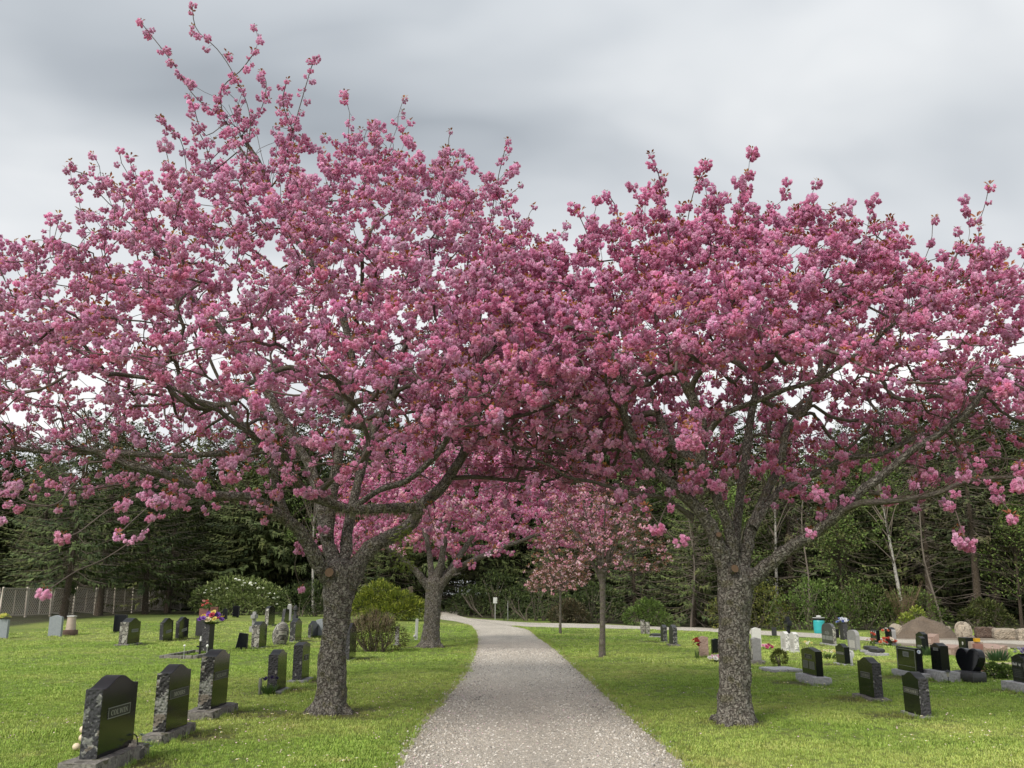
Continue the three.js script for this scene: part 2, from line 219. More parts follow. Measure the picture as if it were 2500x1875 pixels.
const TREES={"A":{"base":[-2.67,0,-13.9],"trunk":[[-2.67,-0.06,-13.9],[-2.65,0.24,-13.9],[-2.66,0.81,-13.9],[-2.63,1.28,-13.9],[-2.6,1.7,-13.9],[-2.58,1.97,-13.9]],"trunkR":[0.33,0.235,0.205,0.21,0.235,0.26],"limbs":[{"p":[[-2.73,1.88,-13.9],[-2.87,2.14,-13.64],[-3.1,2.58,-13.38],[-3.31,2.78,-13.12],[-3.55,2.96,-12.86],[-3.77,3.02,-12.6],[-4.03,3.03,-12.34],[-4.28,3.09,-12.08],[-4.58,3.22,-11.82],[-5.02,3.35,-11.56],[-5.55,3.52,-11.3]],"r":[0.13,0.035]},{"p":[[-3.33,2.81,-13.4],[-3.49,3.29,-13.28],[-3.55,3.89,-13.15],[-3.79,3.75,-13.03],[-4.63,3.64,-12.91],[-5.47,3.64,-12.79],[-6.16,3.65,-12.67],[-6.65,3.68,-12.54],[-7.13,3.7,-12.42],[-7.76,3.85,-12.3]],"r":[0.075,0.02]},{"p":[[-2.64,1.91,-13.9],[-2.82,2.44,-14.06],[-2.96,2.82,-14.22],[-3.08,3.22,-14.38],[-3.25,3.64,-14.54],[-3.55,4.14,-14.7],[-3.85,4.58,-14.86],[-4.27,5.18,-15.02],[-4.94,6.03,-15.18],[-5.72,6.91,-15.34],[-6.51,7.75,-15.5]],"r":[0.12,0.03]},{"p":[[-2.42,1.91,-13.9],[-2.19,2.37,-13.95],[-1.87,2.55,-14.01],[-1.55,2.77,-14.06],[-1.41,3.04,-14.12],[-1.22,3.23,-14.17],[-1.02,3.48,-14.23],[-0.79,3.87,-14.28],[-0.6,4.34,-14.34],[-0.47,5.04,-14.39],[-0.38,6.03,-14.44],[-0.21,7.21,-14.5]],"r":[0.145,0.03]},{"p":[[-1.42,2.97,-13.7],[-1.81,2.94,-13.4],[-2.3,2.89,-13.1],[-2.61,2.96,-12.8],[-2.78,3.01,-12.5],[-2.86,3.1,-12.2],[-2.91,3.29,-11.9],[-3.03,3.51,-11.6],[-3.33,3.68,-11.3],[-3.72,3.94,-11.0],[-4.14,4.13,-10.7]],"r":[0.095,0.025]},{"p":[[-2.39,2.96,-13.6],[-1.93,3.18,-13.19],[-1.51,3.26,-12.77],[-1.13,3.46,-12.36],[-0.88,3.73,-11.94],[-0.64,4.1,-11.53],[-0.42,4.49,-11.11],[-0.1,4.75,-10.7]],"r":[0.06,0.018]},{"p":[[-2.83,2.56,-14.0],[-2.76,3.37,-13.95],[-2.63,4.26,-13.9],[-2.53,5.18,-13.85],[-2.76,6.11,-13.8],[-3.25,6.93,-13.75],[-3.74,7.62,-13.7],[-4.11,8.46,-13.65],[-4.48,9.1,-13.6]],"r":[0.105,0.03]},{"p":[[-2.57,2.0,-14.0],[-2.58,2.71,-14.36],[-2.48,3.66,-14.71],[-2.23,4.69,-15.07],[-1.96,5.72,-15.43],[-1.73,6.9,-15.79],[-1.48,8.17,-16.14],[-1.29,9.35,-16.5]],"r":[0.1,0.025]},{"p":[[-2.82,3.04,-12.7],[-2.55,3.12,-12.31],[-2.34,3.21,-11.93],[-2.0,3.29,-11.54],[-1.79,3.5,-11.16],[-1.85,3.84,-10.77],[-1.98,4.01,-10.39],[-2.11,4.21,-10.0]],"r":[0.05,0.018]},{"p":[[-1.02,3.48,-14.2],[-0.72,3.52,-14.42],[-0.13,3.51,-14.65],[0.47,3.48,-14.87],[1.03,3.71,-15.1]],"r":[0.05,0.015]}],"shoots":[[[-4.1,8.44,-13.6],[-4.37,8.7,-13.54],[-4.76,9.33,-13.48],[-5.21,9.67,-13.42],[-5.65,10.31,-13.36],[-6.2,11.0,-13.3]],[[-4.31,8.48,-13.4],[-4.28,9.31,-13.32],[-4.57,10.01,-13.24],[-4.84,10.41,-13.16],[-5.18,10.73,-13.08],[-5.26,11.15,-13.0]],[[-3.68,8.29,-13.3],[-3.51,8.93,-13.15],[-3.34,9.49,-13.0],[-3.17,9.98,-12.85],[-3.08,9.97,-12.7]],[[-4.73,9.29,-13.4],[-4.76,9.73,-13.27],[-4.4,10.02,-13.13],[-4.18,10.23,-13.0]],[[-4.31,8.94,-13.3],[-4.51,9.02,-13.07],[-4.8,8.68,-12.83],[-4.95,9.11,-12.6]],[[-4.44,9.04,-13.5],[-4.16,9.61,-13.57],[-4.14,10.1,-13.63],[-4.24,10.3,-13.7]],[[-3.5,8.9,-13.1],[-3.62,9.26,-12.85],[-3.51,9.47,-12.6]],[[-5.6,8.6,-14.4],[-5.72,9.33,-14.17],[-5.93,9.51,-13.93],[-5.87,9.45,-13.7]],[[-5.01,8.58,-13.9],[-5.04,8.9,-13.5],[-5.11,9.04,-13.1]],[[-6.26,7.52,-14.9],[-6.61,8.21,-14.72],[-7.09,8.71,-14.55],[-7.6,8.84,-14.37],[-7.65,8.77,-14.2]],[[-6.66,7.98,-14.9],[-7.18,8.48,-14.63],[-7.33,8.66,-14.37],[-7.41,8.31,-14.1]],[[-1.28,9.25,-16.3],[-1.12,9.88,-16.17],[-1.24,10.25,-16.03],[-1.19,10.42,-15.9]],[[-0.39,7.81,-14.5],[-0.25,8.66,-14.37],[-0.11,9.21,-14.23],[-0.07,9.26,-14.1]],[[-3.94,2.98,-11.9],[-4.09,3.0,-11.53],[-4.2,2.83,-11.16],[-4.4,2.39,-10.79],[-4.64,2.08,-10.41],[-4.74,1.95,-10.04],[-4.77,1.8,-9.67],[-4.7,1.71,-9.3]],[[-4.37,3.1,-11.3],[-4.41,2.89,-10.8],[-4.56,2.65,-10.3],[-4.67,2.34,-9.8],[-4.59,2.27,-9.3]],[[-4.21,3.0,-11.3],[-4.17,2.81,-10.7],[-4.19,2.52,-10.1],[-4.1,2.3,-9.5]],[[-1.89,3.2,-10.9],[-2.16,3.2,-10.5],[-2.35,3.05,-10.1],[-2.43,2.93,-9.7]],[[-5.65,3.55,-11.5],[-5.88,3.23,-11.1],[-5.89,2.98,-10.7]],[[-2.54,2.96,-11.4],[-2.71,3.19,-10.77],[-2.75,3.38,-10.13],[-2.67,3.41,-9.5]],[[-1.75,3.46,-10.9],[-1.43,3.51,-10.37],[-1.09,3.56,-9.83],[-0.86,3.59,-9.3]],[[-1.8,3.73,-10.5],[-1.9,3.46,-10.03],[-2.03,3.33,-9.57],[-2.05,3.21,-9.1]],[[-3.39,3.71,-11.5],[-3.4,3.35,-10.9],[-3.24,3.03,-10.3]],[[-3.1,3.18,-12.4],[-3.27,2.8,-11.85],[-3.25,2.82,-11.3]],[[-2.89,2.64,-14.3],[-3.34,2.47,-14.63],[-3.54,2.15,-14.97],[-3.49,1.77,-15.3]],[[-1.32,3.05,-13.9],[-1.16,2.65,-13.6],[-1.04,2.46,-13.3]]]},"B":{"base":[3.02,0,-12.91],"trunk":[[3.02,-0.05,-12.91],[3.04,0.34,-12.91],[3.07,0.88,-12.91],[3.08,1.31,-12.91],[3.11,1.64,-12.91],[3.13,1.84,-12.91]],"trunkR":[0.295,0.235,0.22,0.225,0.25,0.26],"limbs":[{"p":[[3.02,1.78,-12.91],[2.89,2.31,-12.8],[2.74,2.65,-12.7],[2.49,2.95,-12.59],[2.27,3.14,-12.48],[1.99,3.33,-12.37],[1.82,3.52,-12.26],[1.69,3.71,-12.15],[1.56,3.98,-12.04],[1.49,4.29,-11.93],[1.42,4.78,-11.82],[1.28,5.44,-11.71]],"r":[0.13,0.03]},{"p":[[3.09,1.81,-12.91],[3.07,2.54,-12.87],[2.93,2.97,-12.82],[2.81,3.28,-12.78],[2.69,3.59,-12.74],[2.72,3.97,-12.69],[2.62,4.33,-12.65],[2.46,4.75,-12.6],[2.38,5.47,-12.56],[2.35,6.33,-12.51]],"r":[0.105,0.03]},{"p":[[3.18,1.81,-12.91],[3.45,2.67,-13.03],[3.68,3.11,-13.14],[3.95,3.49,-13.26],[4.09,4.02,-13.37],[4.48,4.5,-13.48],[4.85,5.24,-13.6],[5.29,6.22,-13.71]],"r":[0.09,0.028]},{"p":[[3.23,1.78,-12.91],[3.55,2.08,-12.75],[3.83,2.32,-12.59],[4.09,2.47,-12.43],[4.27,2.66,-12.27],[4.49,2.85,-12.11],[4.71,3.1,-11.95],[5.01,3.35,-11.79],[5.31,3.57,-11.63],[5.59,3.76,-11.47],[6.06,4.21,-11.31]],"r":[0.125,0.03]},{"p":[[4.4,2.79,-12.01],[4.56,2.86,-11.86],[4.76,2.85,-11.7],[5.03,2.87,-11.54],[5.46,2.96,-11.38],[5.72,3.06,-11.23],[6.31,3.13,-11.07],[6.74,3.26,-10.91]],"r":[0.055,0.02]},{"p":[[3.42,2.61,-12.91],[3.85,3.12,-13.14],[4.32,3.36,-13.37],[4.79,3.56,-13.6],[5.19,3.73,-13.83],[5.79,3.83,-14.06],[6.65,4.2,-14.28],[7.6,4.58,-14.51]],"r":[0.075,0.02]},{"p":[[2.52,2.75,-12.71],[2.1,2.98,-12.51],[1.67,3.02,-12.31],[1.15,3.14,-12.11],[0.71,3.21,-11.91],[0.27,3.42,-11.71]],"r":[0.05,0.015]},{"p":[[2.84,3.25,-12.91],[2.75,3.6,-13.35],[2.47,3.99,-13.79],[2.25,4.86,-14.23],[2.15,5.81,-14.67],[2.03,6.99,-15.11]],"r":[0.08,0.02]},{"p":[[3.15,1.87,-13.01],[3.32,2.7,-13.4],[3.6,3.73,-13.78],[3.88,4.71,-14.16],[4.18,5.78,-14.55],[4.57,6.92,-14.93],[4.89,7.84,-15.31]],"r":[0.08,0.025]},{"p":[[2.71,3.81,-12.71],[2.92,4.1,-12.38],[3.24,4.23,-12.05],[3.54,4.3,-11.71],[3.93,4.39,-11.38],[4.42,4.69,-11.05],[4.83,5.02,-10.71]],"r":[0.06,0.018]}],"shoots":[[[2.35,6.33,-12.51],[2.27,7.18,-12.38],[2.17,7.7,-12.25],[2.04,7.93,-12.11]],[[2.54,6.71,-12.51],[2.66,7.41,-12.31],[2.76,7.7,-12.11],[2.78,7.76,-11.91]],[[2.2,7.14,-12.91],[2.25,7.68,-12.91],[2.22,7.89,-12.91]],[[4.74,7.37,-14.91],[4.86,7.9,-14.71],[4.96,8.12,-14.51]],[[1.27,6.46,-12.51],[1.03,7.06,-12.41],[0.9,7.28,-12.31]],[[1.69,6.87,-12.91],[1.56,7.46,-12.71],[1.41,7.56,-12.51]],[[3.56,6.94,-13.41],[3.59,7.38,-13.16],[3.67,7.55,-12.91]],[[4.71,6.35,-12.91],[5.0,6.93,-12.71],[5.09,7.14,-12.51]],[[5.0,6.09,-12.91],[5.42,6.79,-12.71],[5.51,7.01,-12.51]],[[5.37,5.33,-11.91],[5.88,5.68,-11.71],[6.37,6.02,-11.51],[6.59,6.15,-11.31]],[[5.47,2.97,-11.41],[5.46,2.73,-11.18],[5.41,2.42,-10.95],[5.33,2.26,-10.71]],[[5.71,3.01,-10.91],[5.77,2.73,-10.61],[5.68,2.56,-10.31]],[[2.45,3.74,-11.41],[2.16,3.8,-10.58],[1.93,3.47,-9.75],[1.81,3.22,-8.91]],[[2.28,3.15,-12.51],[2.01,2.76,-12.01],[1.84,2.51,-11.51]],[[3.83,3.56,-12.61],[3.94,3.27,-12.18],[3.95,3.05,-11.75],[3.85,2.9,-11.31]],[[1.69,2.99,-12.01],[1.85,2.63,-11.71],[2.0,2.4,-11.41],[2.04,2.33,-11.11]]]},"C":{"base":[-2.66,0,-30.72],"trunk":[[-2.68,-0.08,-30.72],[-2.68,0.26,-30.72],[-2.64,0.91,-30.72],[-2.61,1.57,-30.72],[-2.59,2.03,-30.72]],"trunkR":[0.43,0.33,0.28,0.29,0.3],"limbs":[{"p":[[-2.72,1.83,-30.72],[-3.12,2.36,-30.52],[-3.59,2.82,-30.32],[-4.05,3.14,-30.12],[-4.57,3.53,-29.92],[-5.09,3.92,-29.72]],"r":[0.16,0.04]},{"p":[[-2.59,1.97,-30.72],[-2.39,2.63,-30.62],[-2.26,3.43,-30.52],[-2.06,4.24,-30.42],[-1.93,5.05,-30.32],[-1.93,5.73,-30.22]],"r":[0.17,0.04]},{"p":[[-2.45,1.83,-30.72],[-2.03,2.36,-30.48],[-1.35,2.75,-30.24],[-0.4,3.14,-30.0],[0.67,3.52,-29.76],[1.73,3.77,-29.52]],"r":[0.15,0.04]},{"p":[[-2.64,1.97,-30.72],[-2.76,2.78,-30.97],[-2.94,3.61,-31.22],[-3.27,4.61,-31.47],[-3.61,5.5,-31.72]],"r":[0.14,0.04]},{"p":[[-2.43,1.97,-30.72],[-1.8,2.91,-30.97],[-1.12,3.89,-31.22],[-0.14,4.75,-31.47],[0.72,5.5,-31.72]],"r":[0.14,0.04]},{"p":[[-2.48,1.83,-30.72],[-2.17,2.23,-30.56],[-1.89,2.31,-30.39],[-1.72,2.38,-30.22]],"r":[0.06,0.03]}],"shoots":[]}};
const PATHS={"mainL":[[-1.1,-8.13],[-1.17,-9.67],[-1.21,-12.76],[-1.13,-15.8],[-1.06,-19.92],[-1.1,-26.51],[-1.31,-34.32],[-1.73,-42.92],[-2.45,-50.3],[-3.32,-54.26],[-4.2,-55.81]],"mainR":[[1.72,-8.13],[1.77,-9.67],[1.71,-12.64],[1.67,-14.43],[1.61,-17.77],[1.49,-23.59],[1.33,-30.96],[1.08,-37.25],[0.71,-46.23],[-0.13,-50.6]],"roadNear":[[-0.13,-50.6],[2.07,-48.13],[4.69,-47.47],[9.93,-50.31],[10.96,-49.67],[12.62,-47.06],[14.47,-44.07],[15.6,-41.77],[16.36,-39.38]],"roadFar":[[-3.8,-66.43],[-3.37,-62.16],[-1.27,-60.15],[1.62,-55.93],[6.86,-54.23],[11.29,-57.16],[14.17,-52.79],[16.12,-49.01],[16.93,-45.31],[17.36,-43.67]],"upL":[[-4.2,-55.81],[-4.92,-64.25],[-5.98,-82.13],[-5.32,-111.63]],"upR":[[-3.8,-66.43],[-4.18,-72.34],[-4.73,-106.01]]};
// ------------------------------------------------------------------ ground, gravel, grass
const flat = (pts, n) => { const c = new THREE.CatmullRomCurve3(pts.map(([x, z]) => V(x, 0, z)), false, 'centripetal'); return c.getSpacedPoints(n).map((p) => [p.x, p.z]); };
const byDepth = (pts, n, pw) => { const c = new THREE.CatmullRomCurve3(pts.map(([x, z]) => V(x, 0, z)), false, 'centripetal'); const out = []; for (let i = 0; i <= n; i++) { const p = c.getPointAt(Math.pow(i / n, pw)); out.push([p.x, p.z]); } return out; };
const edgeL = byDepth([...PATHS.mainL.map((p, i) => i === 0 ? [p[0], 2] : p), ...PATHS.upL.slice(1)], 300, 1.0), edgeR = byDepth([...PATHS.mainR.map((p, i) => i === 0 ? [p[0], 2] : p), ...PATHS.upR], 300, 1.0);
const roadN = flat([...PATHS.roadNear, [18.5, -37], [24, -35.5], [40, -33]], 160), roadF = flat([...PATHS.roadFar.slice(1), [19.5, -42.5], [24, -41.5], [40, -40]], 160);
const inside = (poly, x, z) => { let r = false; for (let i = 0, j = poly.length - 1; i < poly.length; j = i++) { const [xi, zi] = poly[i], [xj, zj] = poly[j]; if ((zi > z) !== (zj > z) && x < (xj - xi) * (z - zi) / (zj - zi) + xi) r = !r; } return r; };
const pathPoly = [...edgeL, ...[...edgeR].reverse()], roadPoly = [...roadN, ...[...roadF].reverse()];
const sandPoly = [[15.2, -37.6], [17.5, -35.2], [24, -33.5], [40, -31], [40, -47], [24, -46.5], [18.5, -45.5], [16.4, -42]];
const onPath = (x, z, m = 0) => { if (z > -30 && (x < -2.2 || x > 2.6)) return false; const w = m ? (vnoise(x * 3, z * 3) - 0.5) * m : 0; return inside(pathPoly, x + w, z + w) || inside(roadPoly, x + w, z + w) || inside(sandPoly, x + w, z + w); };
const bare = []; // [x, z, radius] worn or mossy patches at trunks and stones
const bareAt = (x, z) => { let b = 0; for (const [px, pz, r] of bare) { const d = Math.hypot(x - px, z - pz) / r; if (d < 1.6) b = Math.max(b, S(1.5, 0.55, d + (vnoise(x * 4, z * 4) - 0.5) * 0.9)); } return b; };
bare.push([TREES.A.base[0], TREES.A.base[2], 0.62], [TREES.A.base[0] - 0.75, TREES.A.base[2] + 0.1, 0.45], [TREES.A.base[0] + 0.4, TREES.A.base[2] + 0.35, 0.4], [TREES.B.base[0], TREES.B.base[2], 0.42], [TREES.C.base[0], TREES.C.base[2], 0.7]);
for (const s of STONES) bare.push([s.x - (s.face || 0) * -0.25, s.z, 0.28 + s.w * 0.25]);

// lawn tone, linear: patches of lush, yellowed and mossy turf with outlines of their own
function lawn(x, z) {
  const a = fbm(x * 0.22 + 3, z * 0.22, 0, 3), b = fbm(x * 0.9 + 40, z * 0.9 + 7, 0, 3), m = fbm(x * 2.7 + 9, z * 2.7 + 70, 0, 2), s = 0.5 + 0.5 * Math.sin((x * 0.35 - z * 0.94 + fbm(x * 0.3, z * 0.3) * 5) * 1.15);
  let c = mix3([0.232, 0.345, 0.070], [0.335, 0.42, 0.115], S(0.35, 0.68, a * 0.6 + b * 0.4));
  c = mix3(c, [0.40, 0.40, 0.155], 0.55 * S(0.60, 0.78, b * 0.55 + m * 0.3 + s * 0.12));
  c = mix3(c, [0.175, 0.270, 0.052], 0.55 * S(0.42, 0.28, m * 0.6 + b * 0.4));
  return c;
}
{
  const axis = (lo, hi, step, far) => { const a = []; for (const f of [...far].reverse()) a.push(lo - f); for (let v = lo; v <= hi + 1e-6; v += step) a.push(v); for (const f of far) a.push(hi + f); return a; };
  const far = [4, 10, 22, 45, 90, 180, 360, 700], xs = axis(-34, 34, 0.4, far), zs = axis(-76, 6, 0.4, far), g = new Geo();
  for (const z of zs) for (const x of xs) {
    let c = lawn(x, z); const b = bareAt(x, z); c = mix3(c, mix3([0.105, 0.085, 0.05], [0.15, 0.135, 0.055], vnoise(x * 6, z * 6)), b * 0.8);
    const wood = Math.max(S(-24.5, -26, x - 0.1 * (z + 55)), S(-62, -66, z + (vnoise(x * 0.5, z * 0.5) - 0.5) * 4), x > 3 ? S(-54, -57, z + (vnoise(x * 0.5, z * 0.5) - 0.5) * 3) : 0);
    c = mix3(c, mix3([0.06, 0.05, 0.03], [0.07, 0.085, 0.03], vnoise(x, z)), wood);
    if (inside(sandPoly, x, z)) c = [0.27, 0.225, 0.175];
    g.v(x, ground(x, z), z, 0, 1, 0, x / 3, -z / 3, c);
  }
  const w = xs.length; for (let j = 0; j < zs.length - 1; j++) for (let i = 0; i < w - 1; i++) { const a = j * w + i, b = a + w; g.i.push(a, b, a + 1, b, b + 1, a + 1); }
  const geo = g.build(); geo.computeVertexNormals();
  const map = tex(1024, (u, v) => { const n = tfbm(u, v, 24, 5, 5), f = tnoise(u, v, 256, 9), st = tnoise(u, v, 512, 77), c = 0.58 + 0.36 * n + (f - 0.5) * 0.18 + (st - 0.5) * 0.12, y = tfbm(u, v, 40, 91, 3); return [c * (0.93 + 0.16 * y), c, c * (0.9 - 0.1 * y)]; });
  const bump = tex(1024, (u, v) => { const n = tfbm(u, v, 64, 15, 4) * 0.6 + tnoise(u, v, 512, 19) * 0.4; return [n, n, n]; }, { srgb: false });
  structure('lawn', geo, new THREE.MeshStandardMaterial({ vertexColors: true, map, bumpMap: bump, bumpScale: 0.03, roughness: 0.95 }));
}
// dusty wheel tracks, damper and mossier patches, each with ragged outlines
const wear = (x, z, t) => { const n = fbm(x * 1.6 + 9, z * 0.5, 0, 4), m = fbm(x * 4 + 2, z * 4, 0, 3), tr = Math.exp(-(((t - 0.27) / 0.1) ** 2)) + Math.exp(-(((t - 0.73) / 0.1) ** 2)), k = 0.86 + 0.14 * S(0.35, 0.65, n * 0.7 + m * 0.3 + tr * 0.12), e = S(0.42, 0.5, Math.abs(t - 0.5) + (m - 0.5) * 0.12); return mix3([k, k * 0.985, k * 0.965], [0.62, 0.60, 0.48], e * 0.6); };
function strip(A, B, cols, lift, jag) {
  const g = new Geo(), n = Math.min(A.length, B.length);
  for (let k = 0; k < n; k++) for (let j = 0; j <= cols; j++) {
    const t = j / cols; let x = lerp(A[k][0], B[k][0], t), z = lerp(A[k][1], B[k][1], t);
    if (j === 0 || j === cols) x += (fbm(x * 3 + 7, z * 3, 0, 3) - 0.5) * jag * (j ? 1 : -1) + (vnoise(x * 14, z * 14) - 0.5) * 0.05;
    g.v(x, ground(x, z) + lift + 0.012 * Math.sin(t * Math.PI) * (jag ? 1 : 0), z, 0, 1, 0, x / 2, -z / 2, wear(x, z, t));
  }
  for (let k = 0; k < n - 1; k++) for (let j = 0; j < cols; j++) { const a = k * (cols + 1) + j, b = a + cols + 1; g.i.push(a, a + 1, b, b, a + 1, b + 1); }
  const geo = g.build(); geo.computeVertexNormals(); return geo;
}
{
  const shade = (u, v) => {
    const big = tfbm(u, v, 6, 3, 4), [d1, d2, id] = tcell(u, v, 96, 21), [e1, e2, ie] = tcell(u, v, 210, 33), edge = S(0.02, 0.28, d2 - d1), edge2 = S(0.02, 0.3, e2 - e1);
    return { big, id, ie, edge, edge2 };
  };
  const tone = [[0.80, 0.785, 0.745], [0.89, 0.875, 0.84], [0.69, 0.675, 0.635], [0.95, 0.94, 0.91], [0.47, 0.46, 0.44], [0.84, 0.80, 0.73]];
  const map = tex(1024, (u, v) => {
    const s = shade(u, v); let c = s.id < 0.5 ? tone[Math.floor(s.id * 11.9)] : tone[Math.floor(s.ie * 5.99)];
    if (s.ie > 0.90) c = tone[4];
    c = mix3(c, [0.90, 0.872, 0.815], 0.28 + 0.4 * s.big); const k = 0.84 + 0.16 * (s.id < 0.5 ? s.edge : s.edge2); return [c[0] * k, c[1] * k, c[2] * k];
  });
  const bump = tex(1024, (u, v) => { const s = shade(u, v), h = (s.id < 0.5 ? s.edge * (0.6 + 0.4 * s.id) : s.edge2 * 0.5) * 0.8 + 0.2 * s.big; return [h, h, h]; }, { srgb: false });
  const gravel = new THREE.MeshStandardMaterial({ map, vertexColors: true, bumpMap: bump, bumpScale: 0.022, roughness: 0.95 });
  structure('gravel_path', strip(edgeL, edgeR, 20, 0.008, 0.22), gravel);
  structure('gravel_road', strip(roadN, roadF, 8, 0.012, 0.3), gravel);
  const sand = new Geo(), pts = []; for (let x = 14; x <= 42; x += 0.5) for (let z = -48; z <= -30; z += 0.5) pts.push([x, z]);
  const idx = new Map(); for (const [x, z] of pts) if (inside(sandPoly, x, z)) idx.set(x + ',' + z, sand.v(x + (vnoise(x * 3, z) - 0.5) * 0.4, ground(x, z) + 0.006 + 0.05 * S(0.4, 0.8, fbm(x * 0.7, z * 0.7)), z + (vnoise(x, z * 3) - 0.5) * 0.4, 0, 1, 0, x / 2, z / 2, mix3([0.33, 0.28, 0.22], [0.25, 0.205, 0.155], fbm(x, z))));
  for (const [x, z] of pts) { const a = idx.get(x + ',' + z), b = idx.get((x + 0.5) + ',' + z), c = idx.get(x + ',' + (z + 0.5)), d = idx.get((x + 0.5) + ',' + (z + 0.5)); if ([a, b, c, d].every((q) => q !== undefined)) sand.i.push(a, c, b, b, c, d); }
  const sg = sand.build(); sg.computeVertexNormals();
  structure('sandy_ground', sg, new THREE.MeshStandardMaterial({ vertexColors: true, roughness: 1, bumpMap: bump, bumpScale: 0.03 }));

  // loose stones lying on the gravel, near enough to be seen singly
  const r = rng(5), mats = [], cols = [], m = new THREE.Matrix4(), q = new THREE.Quaternion(), e = new THREE.Euler();
  const g = new THREE.IcosahedronGeometry(1, 0); { const p = g.attributes.position; for (let i = 0; i < p.count; i++) { const k = 0.75 + 0.5 * hash3(Math.round(p.getX(i) * 50), Math.round(p.getY(i) * 50), Math.round(p.getZ(i) * 50)); p.setXYZ(i, p.getX(i) * k, p.getY(i) * k * 0.7, p.getZ(i) * k); } g.computeVertexNormals(); }
  const pal = [[0.55, 0.525, 0.475], [0.60, 0.575, 0.525], [0.42, 0.40, 0.37], [0.24, 0.23, 0.21], [0.50, 0.455, 0.39], [0.64, 0.62, 0.575]];
  for (let k = 0; k < 90000 && mats.length < 42000; k++) {
    const d = 4 + 26 * Math.pow(r(), 1.5), x = -2 + r() * 4.4, z = -d; if (!inside(pathPoly, x + (r() - 0.5) * 0.25, z)) continue;
    const s = (0.004 + 0.011 * Math.pow(r(), 4)) * (1 + d * 0.012); m.compose(V(x, ground(x, z) + 0.016 + s * 0.1, z), q.setFromEuler(e.set(r() * 3, r() * 6, r() * 3)), V(s, s, s)); mats.push(m.clone());
    const c = pal[Math.floor(r() * 5.99)], t = 0.85 + r() * 0.3; cols.push(new THREE.Color().setRGB(c[0] * t, c[1] * t, c[2] * t));
  }
  const pebbles = copies('pebbles', g, new THREE.MeshStandardMaterial({ roughness: 0.9 }), mats, cols, scene);
  Object.assign(pebbles.userData, { label: 'loose grey and beige gravel lying on the path', category: 'gravel' });
}
